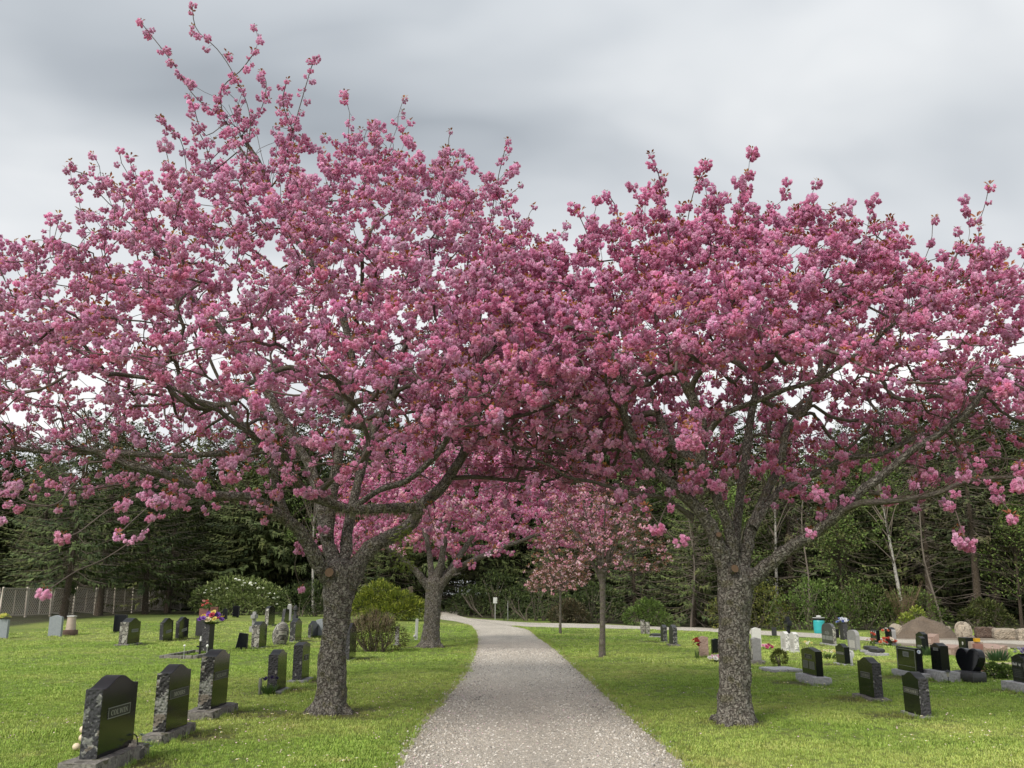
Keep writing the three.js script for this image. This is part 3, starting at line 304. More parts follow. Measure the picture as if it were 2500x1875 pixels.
{
  // grass: short mown tufts, each a dozen bent blades
  const blades = (seed, n, spread, h0, h1) => {
    const r = rng(seed), g = new Geo();
    for (let k = 0; k < n; k++) {
      const a = r() * 6.283, d = spread * Math.sqrt(r()), x = Math.cos(a) * d, z = Math.sin(a) * d, h = lerp(h0, h1, r()), t = r() * 6.283, lean = h * (0.25 + 0.75 * r()), w = 0.0028 + 0.002 * r(), lx = Math.cos(t), lz = Math.sin(t), b = 0.9 + r() * 0.24, y = r() < 0.1 ? 1 : 0, c = y ? [1.35 * b, 1.2 * b, 1.5 * b] : [b * (0.92 + 0.2 * r()), b, b * 0.95];
      const p0 = V(x - lz * w, -0.01, z + lx * w), p1 = V(x + lz * w, -0.01, z - lx * w), m0 = V(x + lx * lean * 0.35 - lz * w * 0.85, h * 0.6, z + lz * lean * 0.35 + lx * w * 0.85), m1 = V(x + lx * lean * 0.35 + lz * w * 0.85, h * 0.6, z + lz * lean * 0.35 - lx * w * 0.85), tip = V(x + lx * lean, h, z + lz * lean);
      g.tri(p0, p1, m1, c); g.tri(p0, m1, m0, c); g.tri(m0, m1, tip, c);
    }
    return g.build();
  };
  const mat = new THREE.MeshPhysicalMaterial({ vertexColors: true, roughness: 0.85, transmission: 0.25, thickness: 0, specularIntensity: 0.3 });
  const r = rng(77), m = new THREE.Matrix4(), q = new THREE.Quaternion(), up = V(0, 1, 0), mats = [], cols = [];
  const rings = [[2.5, 7.5, 260, 1.0], [7.5, 11, 300, 1.0], [11, 16, 200, 1.1], [16, 23, 100, 1.35], [23, 34, 34, 1.8], [34, 50, 10, 2.6]];
  for (const [d0, d1, dens, sc] of rings) {
    const area = (d1 - d0) * (d0 + d1) * 0.62 * 1.16, n = Math.round(area * dens);
    for (let k = 0; k < n; k++) {
      const d = Math.sqrt(lerp(d0 * d0, d1 * d1, r())), x = (r() * 2 - 1) * Math.max(d * 0.64, 5.5), z = -d;
      if (onPath(x, z, 0.3)) continue; const b = bareAt(x, z); if (r() < b * 0.75) continue;
      const patch = fbm(x * 1.1 + 20, z * 1.1, 0, 2), s = sc * (0.55 + 0.5 * r() + 0.55 * S(0.5, 0.8, patch)); if (x < -23 - 0.12 * (-z - 54)) continue;
      m.compose(V(x, ground(x, z), z), q.setFromAxisAngle(up, r() * 6.283), V(s, s * (0.7 + 0.4 * r()) / Math.sqrt(sc), s)); mats.push(m.clone());
      let c = lawn(x, z); c = mix3(c, [0.17, 0.15, 0.06], b * 0.5); const t = 0.95 + r() * 0.5; cols.push(new THREE.Color().setRGB(c[0] * t, c[1] * t, c[2] * t));
    }
  }
  const grass = copies('grass', blades(3, 14, 0.055, 0.014, 0.036), mat, mats, cols, scene);
  Object.assign(grass.userData, { label: 'short mown green grass covering both lawns', category: 'grass' });
  // longer unmown grass along the path edges and round the stones
  const lm = [], lc = [];
  for (let k = 0; k < edgeR.length - 1; k++) for (const [E, s] of [[edgeL, -1], [edgeR, 1]]) {
    const [x0, z0] = E[k]; if (z0 > -7 || z0 < -50) continue; const n = 12;
    for (let i = 0; i < n; i++) { const t = r(), x = lerp(E[k][0], E[k + 1][0], t) + s * (r() * r() * 0.4 - 0.05), z = lerp(E[k][1], E[k + 1][1], t), sc = 0.35 + r() * r() * (s > 0 ? 0.9 : 0.6); m.compose(V(x, ground(x, z), z), q.setFromAxisAngle(up, r() * 6.283), V(sc, sc, sc)); lm.push(m.clone()); let c = lawn(x, z); c = mix3(c, [0.34, 0.31, 0.14], r() < 0.3 ? 0.7 : 0.1); const b = 1 + r() * 0.35; lc.push(new THREE.Color().setRGB(c[0] * b, c[1] * b, c[2] * b)); }
  }
  for (const s of STONES) for (let i = 0; i < 46; i++) { const side = r() < 0.5, bx = s.turn ? s.w / 2 : s.t / 2, bz = s.turn ? s.t / 2 : s.w / 2, e = (s.base ? 1 : 0), hx = bx + e * (s.bx || 0) + 0.02, hz = bz + e * (s.bz || 0) + 0.02, x = s.x + (side ? (r() < 0.5 ? -1 : 1) * (hx + r() * 0.05) : (r() * 2 - 1) * hx), z = s.z + (side ? (r() * 2 - 1) * hz : (r() < 0.7 ? 1 : -1) * (hz + r() * 0.05)), sc = 0.35 + r() * 0.5; m.compose(V(x, ground(x, z), z), q.setFromAxisAngle(up, r() * 6.283), V(sc, sc, sc)); lm.push(m.clone()); const c = lawn(x, z), b = 0.9 + r() * 0.4; lc.push(new THREE.Color().setRGB(c[0] * b, c[1] * b, c[2] * b)); }
  const tall = copies('edge_grass', blades(11, 12, 0.05, 0.05, 0.12), mat, lm, lc, scene);
  Object.assign(tall.userData, { label: 'longer uncut grass along the path edges and stone bases', category: 'grass' });
  // a few shed petals, thickest under the crowns
  const pg = new Geo(); pg.tri(V(-0.008, 0, 0), V(0, 0.002, 0.011), V(0.008, 0, 0), [1, 1, 1]); pg.tri(V(-0.008, 0, 0), V(0.008, 0, 0), V(0, 0.003, -0.008), [1, 1, 1]);
  const pm = [], pc = []; for (let k = 0; k < 9000 && pm.length < 1300; k++) { const t = [TREES.A, TREES.B, TREES.A][k % 3].base, a = r() * 6.283, d = 5 * Math.sqrt(r()), x = t[0] + Math.cos(a) * d, z = t[2] + Math.sin(a) * d; if (z > -8 || vnoise(x * 1.3, z * 1.3) < 0.35 + 0.3 * r()) continue; const s = 0.8 + 0.6 * r(); m.compose(V(x, ground(x, z) + (onPath(x, z) ? 0.024 : 0.03), z), q.setFromEuler(new THREE.Euler((r() - 0.5) * 0.8, r() * 6.283, (r() - 0.5) * 0.8)), V(s, s, s)); pm.push(m.clone()); const b = 0.75 + 0.3 * r(); pc.push(new THREE.Color().setRGB(0.86 * b, 0.60 * b, 0.68 * b)); }
  const shed = copies('fallen_petals', pg.build(), new THREE.MeshStandardMaterial({ vertexColors: true, roughness: 0.8 }), pm, pc, scene); Object.assign(shed.userData, { label: 'scattered fallen pink petals under the two big cherries', category: 'petals' });
  // daisies and seed heads
  const dg = new Geo(); { const r2 = rng(8); dg.tube([V(0, 0, 0), V(0.004, 0.05, 0), V(0.006, 0.085, 0.003)], [0.0016, 0.0014, 0.0012], 4, { col: [0.3, 0.42, 0.12] }); for (let k = 0; k < 11; k++) { const a = k / 11 * 6.283, x = Math.cos(a), z = Math.sin(a), o = V(0.006, 0.086, 0.003); dg.tri(o, V(o.x + x * 0.016 - z * 0.004, o.y + 0.005 + r2() * 0.006, o.z + z * 0.016 + x * 0.004), V(o.x + x * 0.016 + z * 0.004, o.y + 0.005, o.z + z * 0.016 - x * 0.004), [0.85, 0.84, 0.70]); } dg.tube([V(0.006, 0.086, 0.003), V(0.006, 0.093, 0.003)], [0.007, 0.004], 6, { col: [0.75, 0.55, 0.08] }); }
  const dm = []; for (let k = 0; k < 6000 && dm.length < 420; k++) { const d = 8.5 + 34 * Math.pow(r(), 1.4), x = (r() * 2 - 1) * d * 0.62, z = -d; if (onPath(x, z, 0.2) || fbm(x * 0.35 + 60, z * 0.35) < (x > 0 ? 0.47 : 0.60)) continue; const s = 0.6 + r() * 0.6 + d * 0.012; m.compose(V(x, ground(x, z), z), q.setFromAxisAngle(up, r() * 6.283), V(s, s * 0.9, s)); dm.push(m.clone()); }
  const daisies = copies('daisies', dg.build(), new THREE.MeshStandardMaterial({ vertexColors: true, roughness: 0.8 }), dm, null, scene);
  Object.assign(daisies.userData, { label: 'tiny white and yellow wild flowers dotted over the lawns', category: 'wild flowers' });
}
// ------------------------------------------------------------------ cherry trees
// flaking old bark: short upright plates of uneven length, pits and crusts of grey lichen
const plates = (u, v) => { const w = tfbm(u, v, 5, 2, 4), r1 = Math.abs(tnoise(u + w * 0.10, v * 1.0 + w * 0.05, 16, 41) - 0.5) * 2, r2 = Math.abs(tnoise(u - w * 0.08, v + w * 0.1, 11, 43) - 0.5) * 2, n = tfbm(u, v, 28, 8, 4), pit = S(0.62, 0.75, tnoise(u, v, 36, 66)); return { crack: S(0.02, 0.30, Math.min(r1, r2 * 1.2) + (n - 0.5) * 0.25), n, pit, big: tfbm(u, v, 4, 61, 3), fl: tfbm(u, v, 18, 55, 3), lump: tfbm(u, v, 9, 23, 3) }; };
const barkMap = tex(512, (u, v) => {
  const p = plates(u, v); let c = mix3([0.40, 0.385, 0.355], [0.58, 0.56, 0.525], p.n * 0.5 + p.lump * 0.3 + p.big * 0.4); c = mix3([0.22, 0.20, 0.18], c, 0.3 + 0.7 * p.crack * (1 - 0.45 * p.pit));
  c = mix3(c, [0.70, 0.695, 0.66], S(0.55, 0.66, p.fl) * (0.2 + 0.55 * p.n)); // grey crust lichen flakes
  c = mix3(c, [0.36, 0.35, 0.24], S(0.52, 0.70, p.big) * 0.5); // greenish algae
  return c;
});
const barkBump = tex(512, (u, v) => { const p = plates(u, v), h = p.crack * 0.5 + p.n * 0.3 + p.lump * 0.3 - p.pit * 0.15; return [h, h, h]; }, { srgb: false });
const limbMap = tex(512, (u, v) => {
  const ring = tnoise(u * 0 + Math.floor(u * 3) / 3, v, 64, 12), band = tfbm(u, v, 9, 3, 3), len = S(0.72, 0.82, tnoise(u, v * 1, 48, 19)) * S(0.35, 0.6, ring), n = tfbm(u, v, 24, 31, 4); let c = mix3([0.27, 0.25, 0.23], [0.46, 0.43, 0.40], n); c = mix3(c, [0.47, 0.44, 0.40], len * 0.7);
  c = mix3(c, [0.47, 0.475, 0.40], S(0.60, 0.72, band) * 0.7); c = mix3(c, [0.31, 0.315, 0.21], S(0.57, 0.70, tfbm(u, v, 7, 88, 3)) * 0.6); return c;
});
const trunkMat = new THREE.MeshStandardMaterial({ map: barkMap, bumpMap: barkBump, bumpScale: 0.045, roughness: 0.95 });
const limbMat = new THREE.MeshStandardMaterial({ map: limbMap, bumpMap: barkBump, bumpScale: 0.012, roughness: 0.9 });
const twigMat = new THREE.MeshStandardMaterial({ vertexColors: true, roughness: 0.85 });
const woodEndMat = new THREE.MeshStandardMaterial({ color: 0x6e5a47, roughness: 0.9 });
const mossMat = new THREE.MeshStandardMaterial({ vertexColors: true, roughness: 1 });

// smooth union of tapered capsules meshed as one skin
function skin(bones, cell, seed, amp) {
  const lo = V(1e9, 1e9, 1e9), hi = V(-1e9, -1e9, -1e9);
  for (const b of bones) for (const [p, r] of [[b.a, b.ra], [b.b, b.rb]]) { lo.min(V(p.x - r, p.y - r, p.z - r)); hi.max(V(p.x + r, p.y + r, p.z + r)); }
  const c = lo.clone().add(hi).multiplyScalar(0.5), half = Math.max(hi.x - lo.x, hi.y - lo.y, hi.z - lo.z) / 2 + 0.12, N = Math.min(150, Math.ceil(2 * half / cell)), mc = new MarchingCubes(N, new THREE.MeshStandardMaterial(), false, false, 260000), h2 = N / 2;
  // every bone adds to the cells round it only
  const K = 85, acc = new Float32Array(N * N * N), X = (v, m) => (v - m) / half * h2 + h2;
  for (const b of bones) {
    const R = Math.max(b.ra, b.rb) + 0.3, i0 = [0, 1, 2].map((q) => Math.max(0, Math.floor(X(Math.min(b.a.getComponent(q), b.b.getComponent(q)) - R, c.getComponent(q))))), i1 = [0, 1, 2].map((q) => Math.min(N - 1, Math.ceil(X(Math.max(b.a.getComponent(q), b.b.getComponent(q)) + R, c.getComponent(q))))), dx = b.b.x - b.a.x, dy = b.b.y - b.a.y, dz = b.b.z - b.a.z, dd = dx * dx + dy * dy + dz * dz;
    for (let z = i0[2]; z <= i1[2]; z++) for (let y = i0[1]; y <= i1[1]; y++) for (let x = i0[0]; x <= i1[0]; x++) { const px = c.x + (x - h2) / h2 * half - b.a.x, py = c.y + (y - h2) / h2 * half - b.a.y, pz = c.z + (z - h2) / h2 * half - b.a.z, t = clamp((px * dx + py * dy + pz * dz) / dd), d = Math.hypot(px - dx * t, py - dy * t, pz - dz * t) - lerp(b.ra, b.rb, t); if (d < 0.3) acc[x + y * N + z * N * N] += Math.exp(-K * d); }
  }
  for (let z = 0; z < N; z++) for (let y = 0; y < N; y++) for (let x = 0; x < N; x++) {
    const i = x + y * N + z * N * N; let d = acc[i] > 0 ? -Math.log(acc[i]) / K : 0.4;
    if (Math.abs(d) < 0.14) { const wx = c.x + (x - h2) / h2 * half, wy = c.y + (y - h2) / h2 * half, wz = c.z + (z - h2) / h2 * half; d += amp * ((vnoise(wx * 5 + seed, wy * 3, wz * 5) - 0.5) * 2.4 + (vnoise(wx * 17 + seed, wy * 9, wz * 17) - 0.5) * 1.8 + (vnoise(wx * 42, wy * 24, wz * 42) - 0.5) * 1.1); }
    mc.field[i] = -d;
  }
  mc.isolation = 0; mc.update();
  const n = mc.count, pos = new Float32Array(n * 3); for (let i = 0; i < n; i++) { pos[3 * i] = c.x + mc.positionArray[3 * i] * half; pos[3 * i + 1] = c.y + mc.positionArray[3 * i + 1] * half; pos[3 * i + 2] = c.z + mc.positionArray[3 * i + 2] * half; }
  let g = new THREE.BufferGeometry(); g.setAttribute('position', new THREE.BufferAttribute(pos, 3)); g = mergeVertices(g, 1e-4); g.computeVertexNormals(); g = g.toNonIndexed();
  // cylindrical uv about the nearest bone, one bone per triangle
  const P = g.attributes.position, uv = new Float32Array(P.count * 2);
  for (let i = 0; i < P.count; i += 3) {
    const cx = (P.getX(i) + P.getX(i + 1) + P.getX(i + 2)) / 3, cy = (P.getY(i) + P.getY(i + 1) + P.getY(i + 2)) / 3, cz = (P.getZ(i) + P.getZ(i + 1) + P.getZ(i + 2)) / 3; let best = null, bd = 9;
    for (const b of bones) { const dx = b.b.x - b.a.x, dy = b.b.y - b.a.y, dz = b.b.z - b.a.z, t = clamp(((cx - b.a.x) * dx + (cy - b.a.y) * dy + (cz - b.a.z) * dz) / (dx * dx + dy * dy + dz * dz)), d = Math.hypot(cx - b.a.x - dx * t, cy - b.a.y - dy * t, cz - b.a.z - dz * t) - lerp(b.ra, b.rb, t); if (d < bd) { bd = d; best = b; } }
    const ax = best.b.clone().sub(best.a).normalize(), e1 = V(0, 0, 1).addScaledVector(ax, -ax.z).normalize(), e2 = V().crossVectors(ax, e1), rep = Math.max(1, Math.round(6.283 * best.ra / 0.5)); let a0 = 0;
    for (let j = 0; j < 3; j++) { const q = V(P.getX(i + j), P.getY(i + j), P.getZ(i + j)).sub(best.a); let a = Math.atan2(q.dot(e2), q.dot(e1)) / 6.2832; if (j === 0) a0 = a; else { if (a - a0 > 0.5) a -= 1; if (a0 - a > 0.5) a += 1; } uv[2 * (i + j)] = a * rep; uv[2 * (i + j) + 1] = (best.s + q.dot(ax)) / 0.5; }
  }
  g.setAttribute('uv', new THREE.BufferAttribute(uv, 2)); return g;
}

// one cluster: full double flowers hanging round a short stalk
function blossomGeo(seed, flowers, tints) {
  const r = rng(seed), g = new Geo();
  for (let f = 0; f < flowers; f++) {
    const a = f * 2.4 + r() * 0.7, el = lerp(-1.15, 0.65, (f + r() * 0.6) / flowers), R = 0.046 + 0.022 * r(), o = V(Math.cos(a) * Math.cos(el) * R, Math.sin(el) * R * 0.9 - 0.012, Math.sin(a) * Math.cos(el) * R), ax = o.clone().add(V(0, -0.01, 0)).normalize(), e1 = V(ax.y, ax.z, ax.x).cross(ax).normalize(), e2 = V().crossVectors(ax, e1), rad = 0.024 + 0.009 * r(), base = tints[Math.floor(r() * tints.length)];
    if (r() < 0.35) g.tube([V(0, 0.02, 0), o.clone().multiplyScalar(0.6).add(V(0, 0.012, 0)), o], [0.0014, 0.0012, 0.001], 3, { col: [0.25, 0.30, 0.13], cap: false });
    { const b = 0.95, t = new THREE.IcosahedronGeometry(rad * 0.78, 0), p = t.attributes.position, q = (i) => V(p.getX(i), p.getY(i), p.getZ(i)).applyAxisAngle(ax, a).add(o); for (let i = 0; i < p.count; i += 3) g.tri(q(i), q(i + 1), q(i + 2), [base[0] * b, base[1] * b, base[2] * b]); }
    for (const [ang, n] of [[0.4, 4], [1.0, 6], [1.65, 7]]) for (let k = 0; k < n; k++) {
      const t = (k + r() * 0.6) / n * 6.283, an = ang + (r() - 0.5) * 0.45, dir = ax.clone().multiplyScalar(Math.cos(an)).addScaledVector(e1, Math.sin(an) * Math.cos(t)).addScaledVector(e2, Math.sin(an) * Math.sin(t)), side = V().crossVectors(dir, ax).normalize(), L = rad * (0.98 + 0.3 * r()), w = rad * 0.5, b = 0.86 + 0.28 * r(), c = [base[0] * b, base[1] * b, base[2] * b], tip = o.clone().addScaledVector(dir, L), mid = o.clone().addScaledVector(dir, L * 0.62).addScaledVector(ax, -L * 0.12), l = mid.clone().addScaledVector(side, w).addScaledVector(ax, L * 0.2), q = mid.clone().addScaledVector(side, -w).addScaledVector(ax, L * 0.2), root = o.clone().addScaledVector(dir, L * 0.1);
      g.tri(root, l, tip, c); g.tri(root, tip, q, c);
    }
  }
  return g.build();
}
function leafGeo(seed, n, len, tints, droop = 0.35) {
  const r = rng(seed), g = new Geo();
  for (let k = 0; k < n; k++) {
    const a = k * 2.4 + r() * 0.8, el = lerp(0.15, 1.1, r()), L = len * (0.7 + 0.5 * r()), w = L * 0.2, dir = V(Math.cos(a) * Math.cos(el), Math.sin(el), Math.sin(a) * Math.cos(el)), side = V(-Math.sin(a), 0, Math.cos(a)), c = tints[Math.floor(r() * tints.length)], o = dir.clone().multiplyScalar(0.02), m = o.clone().addScaledVector(dir, L * 0.5), t = o.clone().addScaledVector(dir, L).add(V(0, -L * droop, 0)), up = V().crossVectors(side, dir).multiplyScalar(w * 0.35);
    const l = m.clone().addScaledVector(side, w).sub(up), q = m.clone().addScaledVector(side, -w).sub(up); g.tri(o, l, m, c); g.tri(o, m, q, c); g.tri(l, t, m, c); g.tri(m, t, q, c);
  }
  return g.build();
}
const PINK = [[0.82, 0.40, 0.61], [0.85, 0.465, 0.675], [0.78, 0.345, 0.56], [0.88, 0.55, 0.735]], PALE = [[0.90, 0.64, 0.72], [0.93, 0.74, 0.78], [0.86, 0.54, 0.65]];
const BRONZE = [[0.32, 0.115, 0.045], [0.40, 0.17, 0.06], [0.25, 0.09, 0.045], [0.36, 0.21, 0.07]], GREEN = [[0.15, 0.19, 0.04], [0.20, 0.25, 0.06], [0.11, 0.15, 0.03]];
const petalMat = new THREE.MeshPhysicalMaterial({ vertexColors: true, roughness: 0.9, transmission: 0.48, thickness: 0, specularIntensity: 0.15 });
const leafMat = new THREE.MeshPhysicalMaterial({ vertexColors: true, roughness: 0.7, transmission: 0.35, thickness: 0, specularIntensity: 0.4 });

function cherry(T, opt) {
  const r = rng(opt.seed), root = thing('cherry_tree', opt.label, 'cherry tree', T.base, 0, 'flowering cherry trees'), B = V(...T.base), v = (p) => V(p[0], p[1], p[2]).sub(B);
  // skeleton
  const pos = [], par = [], rmin = [], dir = [], kids = [];
  const add = (p, parent, rm) => { pos.push(p); par.push(parent); rmin.push(rm); kids.push(0); dir.push(parent >= 0 ? p.clone().sub(pos[parent]).normalize() : V(0, 1, 0)); return pos.length - 1; };
  const trunkPts = T.trunk.map(v), bones = []; let last = -1, s = 0;
  trunkPts.forEach((p, i) => { last = add(p, last, T.trunkR[i]); if (i) { const L = p.distanceTo(trunkPts[i - 1]); bones.push({ a: trunkPts[i - 1], b: p, ra: T.trunkR[i - 1] * 0.93, rb: T.trunkR[i] * 0.93, s }); s += L; } });
  for (let k = 0; k < (opt.roots ?? 7); k++) { const a = k * 0.9 + r() * 0.6, R = T.trunkR[0] * (1.12 + 0.5 * r() * r()); bones.push({ a: V(Math.cos(a) * T.trunkR[0] * 0.5, 0.14, Math.sin(a) * T.trunkR[0] * 0.5).add(V(trunkPts[1].x * 0.3, 0, 0)), b: V(Math.cos(a) * R, -0.09, Math.sin(a) * R), ra: T.trunkR[0] * 0.26, rb: T.trunkR[0] * 0.12, s: 0 }); }
  const near = (p) => { let b = 0, bd = 1e9; for (let i = 0; i < pos.length; i++) { const d = pos[i].distanceToSquared(p); if (d < bd) { bd = d; b = i; } } return b; };
  const limbChains = [];
  for (const L of T.limbs) {
    const pts = spline(L.p.map(v), 0.13), chain = [], at = near(pts[0]); let prev = at; chain.push(at);
    pts.forEach((p, i) => { const t = i / (pts.length - 1), q = p.clone().add(V((vnoise(i * 0.45, opt.seed + L.r[0] * 99) - 0.5) * 0.09 * t, (vnoise(i * 0.5, 7 + L.r[0] * 55) - 0.5) * 0.09 * t, (vnoise(i * 0.42, 3.3) - 0.5) * 0.16 * t)); prev = add(q, prev, lerp(L.r[0], L.r[1], Math.pow(t, 0.55))); chain.push(prev); });
    limbChains.push(chain);
    if (chain[1] && pos[chain[1]].distanceTo(trunkPts[trunkPts.length - 1]) < 0.6) { let q = 0; for (let i = 1; i < chain.length - 1 && i < 9; i++) { const a = pos[chain[i]], b = pos[chain[i + 1]], f = i > 5 ? 0.94 : 1.0; bones.push({ a, b, ra: rmin[chain[i]] * f, rb: rmin[chain[i + 1]] * f * 0.97, s: q }); q += a.distanceTo(b); } }
  }
  const chains = [];
  const sprout = (from, tip, arch) => {
    const p0 = pos[from], L = p0.distanceTo(tip), n = Math.max(2, Math.round(L / 0.13)), c = p0.clone().addScaledVector(dir[from], L * 0.42).add(V(0, arch * L, 0)), chain = [from]; let prev = from; const w1 = r() * 90, amp = 0.035 * Math.min(1, L);
    for (let k = 1; k <= n; k++) { const t = k / n, q = p0.clone().multiplyScalar((1 - t) * (1 - t)).addScaledVector(c, 2 * t * (1 - t)).addScaledVector(tip, t * t); if (k < n) q.add(V((vnoise(w1, k * 0.8) - 0.5) * amp * 2, (vnoise(w1 + 9, k * 0.8) - 0.5) * amp * 2, (vnoise(w1 + 23, k * 0.8) - 0.5) * amp * 2)); prev = add(q, prev, 0); chain.push(prev); }
    chains.push(chain); return chain;
  };
  const shootChains = [];
  for (const sh of T.shoots) { const pts = spline(sh.map(v), 0.13); let prev = near(pts[0]); const chain = [prev]; for (const p of pts) { prev = add(p, prev, 0); chain.push(prev); } chains.push(chain); shootChains.push(chain); }
  // tips spread through the crown's volume
  const E = opt.crown, tips = [], cells = new Set();
  const around = (q, a) => { const t = ((a / 6.2832 * 4) % 4 + 4) % 4, i = Math.floor(t), f = S(0, 1, t - i); return lerp(q[i], q[(i + 1) % 4], f); };
  for (let k = 0; k < 400000 && tips.length < opt.tips; k++) {
    const a = r() * 6.2832, R = around([E.right, E.back, E.left, E.front], a) * (0.88 + 0.24 * vnoise(a * 3.2 + opt.seed, 1.5)), u = Math.sqrt(r()), x = Math.cos(a) * R * u + E.cx, z = -Math.sin(a) * R * u + E.cz, lump = (fbm(x * 0.55 + opt.seed, z * 0.55 + 4, 0, 2) - 0.5);
    const low = lerp(E.lowIn, around(E.low, a), Math.pow(u, 1.3)) + lump * 0.9, top = E.mid + (E.top - E.mid) * Math.pow(Math.max(0, 1 - Math.pow(u, 2.2)), E.dome ?? 0.6) + lump * 1.6 - (E.tilt ?? 0) * Math.max(0, z), y = lerp(low, top, Math.pow(r(), 0.85)); if (top < low) continue;
    const dep = (top - y) / (top - low), w = 0.22 + 0.78 * Math.max(u * u, S(0.55, 0.0, dep), 0.75 * S(0.7, 1.0, dep)); if (r() > w) continue;
    const key = Math.round(x / E.gap) + ',' + Math.round(y / E.gap) + ',' + Math.round(z / E.gap); if (cells.has(key)) continue; cells.add(key); tips.push(V(x, y, z));
  }
  const crownMid = V(0, E.lowIn, 0); tips.sort((p, q) => p.distanceTo(crownMid) - q.distanceTo(crownMid));
  for (const tip of tips) {
    let best = 0, bc = 1e9; for (let i = trunkPts.length; i < pos.length; i++) { const p = pos[i], dx = tip.x - p.x, dy = tip.y - p.y, dz = tip.z - p.z, d = Math.hypot(dx, dy, dz); if (d > bc || d < 0.12) continue; const cs = (dx * dir[i].x + dy * dir[i].y + dz * dir[i].z) / d, cost = d * (1.55 - 0.62 * cs + (kids[i] > 1 ? 0.4 : 0)) + (dy < -0.2 ? 0.25 : 0); if (cost < bc) { bc = cost; best = i; } }
    kids[best]++; sprout(best, tip, tip.y < 3 ? 0.14 : 0.04);
  }
  // upright young shoots that make the skyline ragged
  const skyline = chains.filter((c) => { const p = pos[c[c.length - 1]]; return p.y > (opt.rise ?? 99) - 0.09 * Math.hypot(p.x, p.z) * Math.hypot(p.x, p.z); });
  for (let k = 0; k < (opt.spires ?? 0) && skyline.length; k++) { const c = skyline[Math.floor(r() * skyline.length)], i = c[c.length - 1 - Math.floor(r() * 2)], L = 0.35 + 0.75 * r() * r(), p = pos[i], o = V(p.x, 0, p.z).normalize(); sprout(i, p.clone().add(V(o.x * L * 0.35 + (r() - 0.5) * 0.3, L, o.z * L * 0.35 + (r() - 0.5) * 0.3)), 0.05); }
  // bare inner twigs on the limbs
  const bareChains = new Set(), limbNodes = limbChains.flatMap((c) => c.slice(Math.floor(c.length * 0.22)));
  for (let k = 0; k < (opt.inner ?? 0); k++) { const i = limbNodes[Math.floor(r() * limbNodes.length)], L = 0.35 + 1.0 * r() * r(), d = V(r() - 0.5, r() * 0.9 - 0.25, r() - 0.5).normalize().addScaledVector(dir[i], 0.7).add(V(0, 0.25, 0)).normalize(); bareChains.add(sprout(i, pos[i].clone().addScaledVector(d, L), (r() - 0.3) * 0.3)); }
  const outer = chains.filter((c) => !bareChains.has(c) && c.length > 3);
  for (let k = 0; k < (opt.whips ?? 0); k++) { const c = outer[Math.floor(r() * outer.length)], i = c[1 + Math.floor(r() * (c.length - 2))], L = 0.3 + 0.6 * r(), d = dir[i].clone().add(V(r() - 0.5, r() * 0.8 - 0.2, r() - 0.5)).normalize(); if (pos[i].y > 5.2) continue; bareChains.add(sprout(i, pos[i].clone().addScaledVector(d, L), (r() - 0.4) * 0.2)); }
  // thickness from what each piece carries
  const area = new Float64Array(pos.length), rad = new Float64Array(pos.length), ex = 2.2, leaf = Math.pow(opt.tipR ?? 0.0044, ex); for (const c of shootChains) area[c[c.length - 1]] = leaf * 3;
  for (let i = pos.length - 1; i >= 0; i--) { if (area[i] === 0) area[i] = leaf; rad[i] = Math.max(rmin[i], Math.min(0.07, Math.pow(area[i], 1 / ex))); if (par[i] >= 0) area[par[i]] += area[i]; }
  // meshes: trunk, limbs, branches, twigs
  part('trunk', skin(bones, opt.cell ?? 0.022, opt.seed, opt.young ? 0.004 : 0.018), opt.young ? limbMat : trunkMat, root);
  limbChains.forEach((c, k) => part('limb', new Geo().tube(c.slice(1).map((i) => pos[i]), c.slice(1).map((i, j) => rad[i] * (j < 6 ? 0.9 : 1) * (1 + 0.35 * Math.max(0, vnoise(j * 0.55 + k * 9, 4.4) - 0.62))), 12, { wob: 0.13, seed: k * 13 }).build(), T.limbs[k].r[0] > 0.055 ? trunkMat : limbMat, root));
  const order = [...chains].sort((a, b) => rad[b[1]] - rad[a[1]]), twigs = new Geo(); let nb = 0;
  const col = (q) => mix3([0.085, 0.055, 0.045], [0.12, 0.10, 0.085], q);
  for (const c of order) {
    const rr = c.map((i, j) => j === 0 ? Math.min(rad[i], rad[c[1]] * 1.1) : rad[i]), pts = c.map((i) => pos[i]);
    if (nb < opt.branches && rr[1] > 0.007) { part('branch', new Geo().tube(pts, rr, 6, { wob: 0.06, seed: nb }).build(), limbMat, root); nb++; } else twigs.tube(pts, rr, rr[1] > 0.006 ? 5 : 4, { col: col(r()), cap: false });
  }
  // blossom clusters along the outer wood
  const spots = [], thin = (y) => opt.thin ? lerp(0.3, 1.1, S(opt.thin[0], opt.thin[1], y)) : 1;
  for (const c of chains) {
    const sh = shootChains.includes(c), n = c.length;
    if (bareChains.has(c)) { if (r() < 0.34) spots.push({ p: pos[c[n - 1]], end: true, d: dir[c[n - 1]] }); continue; }
    for (let j = 1; j < n; j++) { const i = c[j], f = j / (n - 1); if (rad[i] > (sh ? 0.028 : 0.022)) continue; const p = pos[i]; if (p.y < 1.2) continue; const end = j === n - 1, want = end ? (opt.thin && !sh ? lerp(0.5, 1, S(opt.thin[0], opt.thin[1], p.y)) : 1) : (sh ? (pos[c[n - 1]].y < 3 ? (f < 0.55 ? 0.55 : 0.04) : 0.36 + 0.34 * f) : opt.dense * (0.12 + 0.95 * f * f) * thin(p.y)); if (r() < want) spots.push({ p, end, d: dir[i], none: r() > (opt.bloom ?? 1) }); if (!end) for (let q = 0; q < 2; q++) if (r() < want * 0.75) spots.push({ p: p.clone().lerp(pos[par[i]], r()), end: false, d: dir[i] }); }
  }
  const bm = [], lm = [], bc = [], lc = [], q = new THREE.Quaternion(), e = new THREE.Euler();
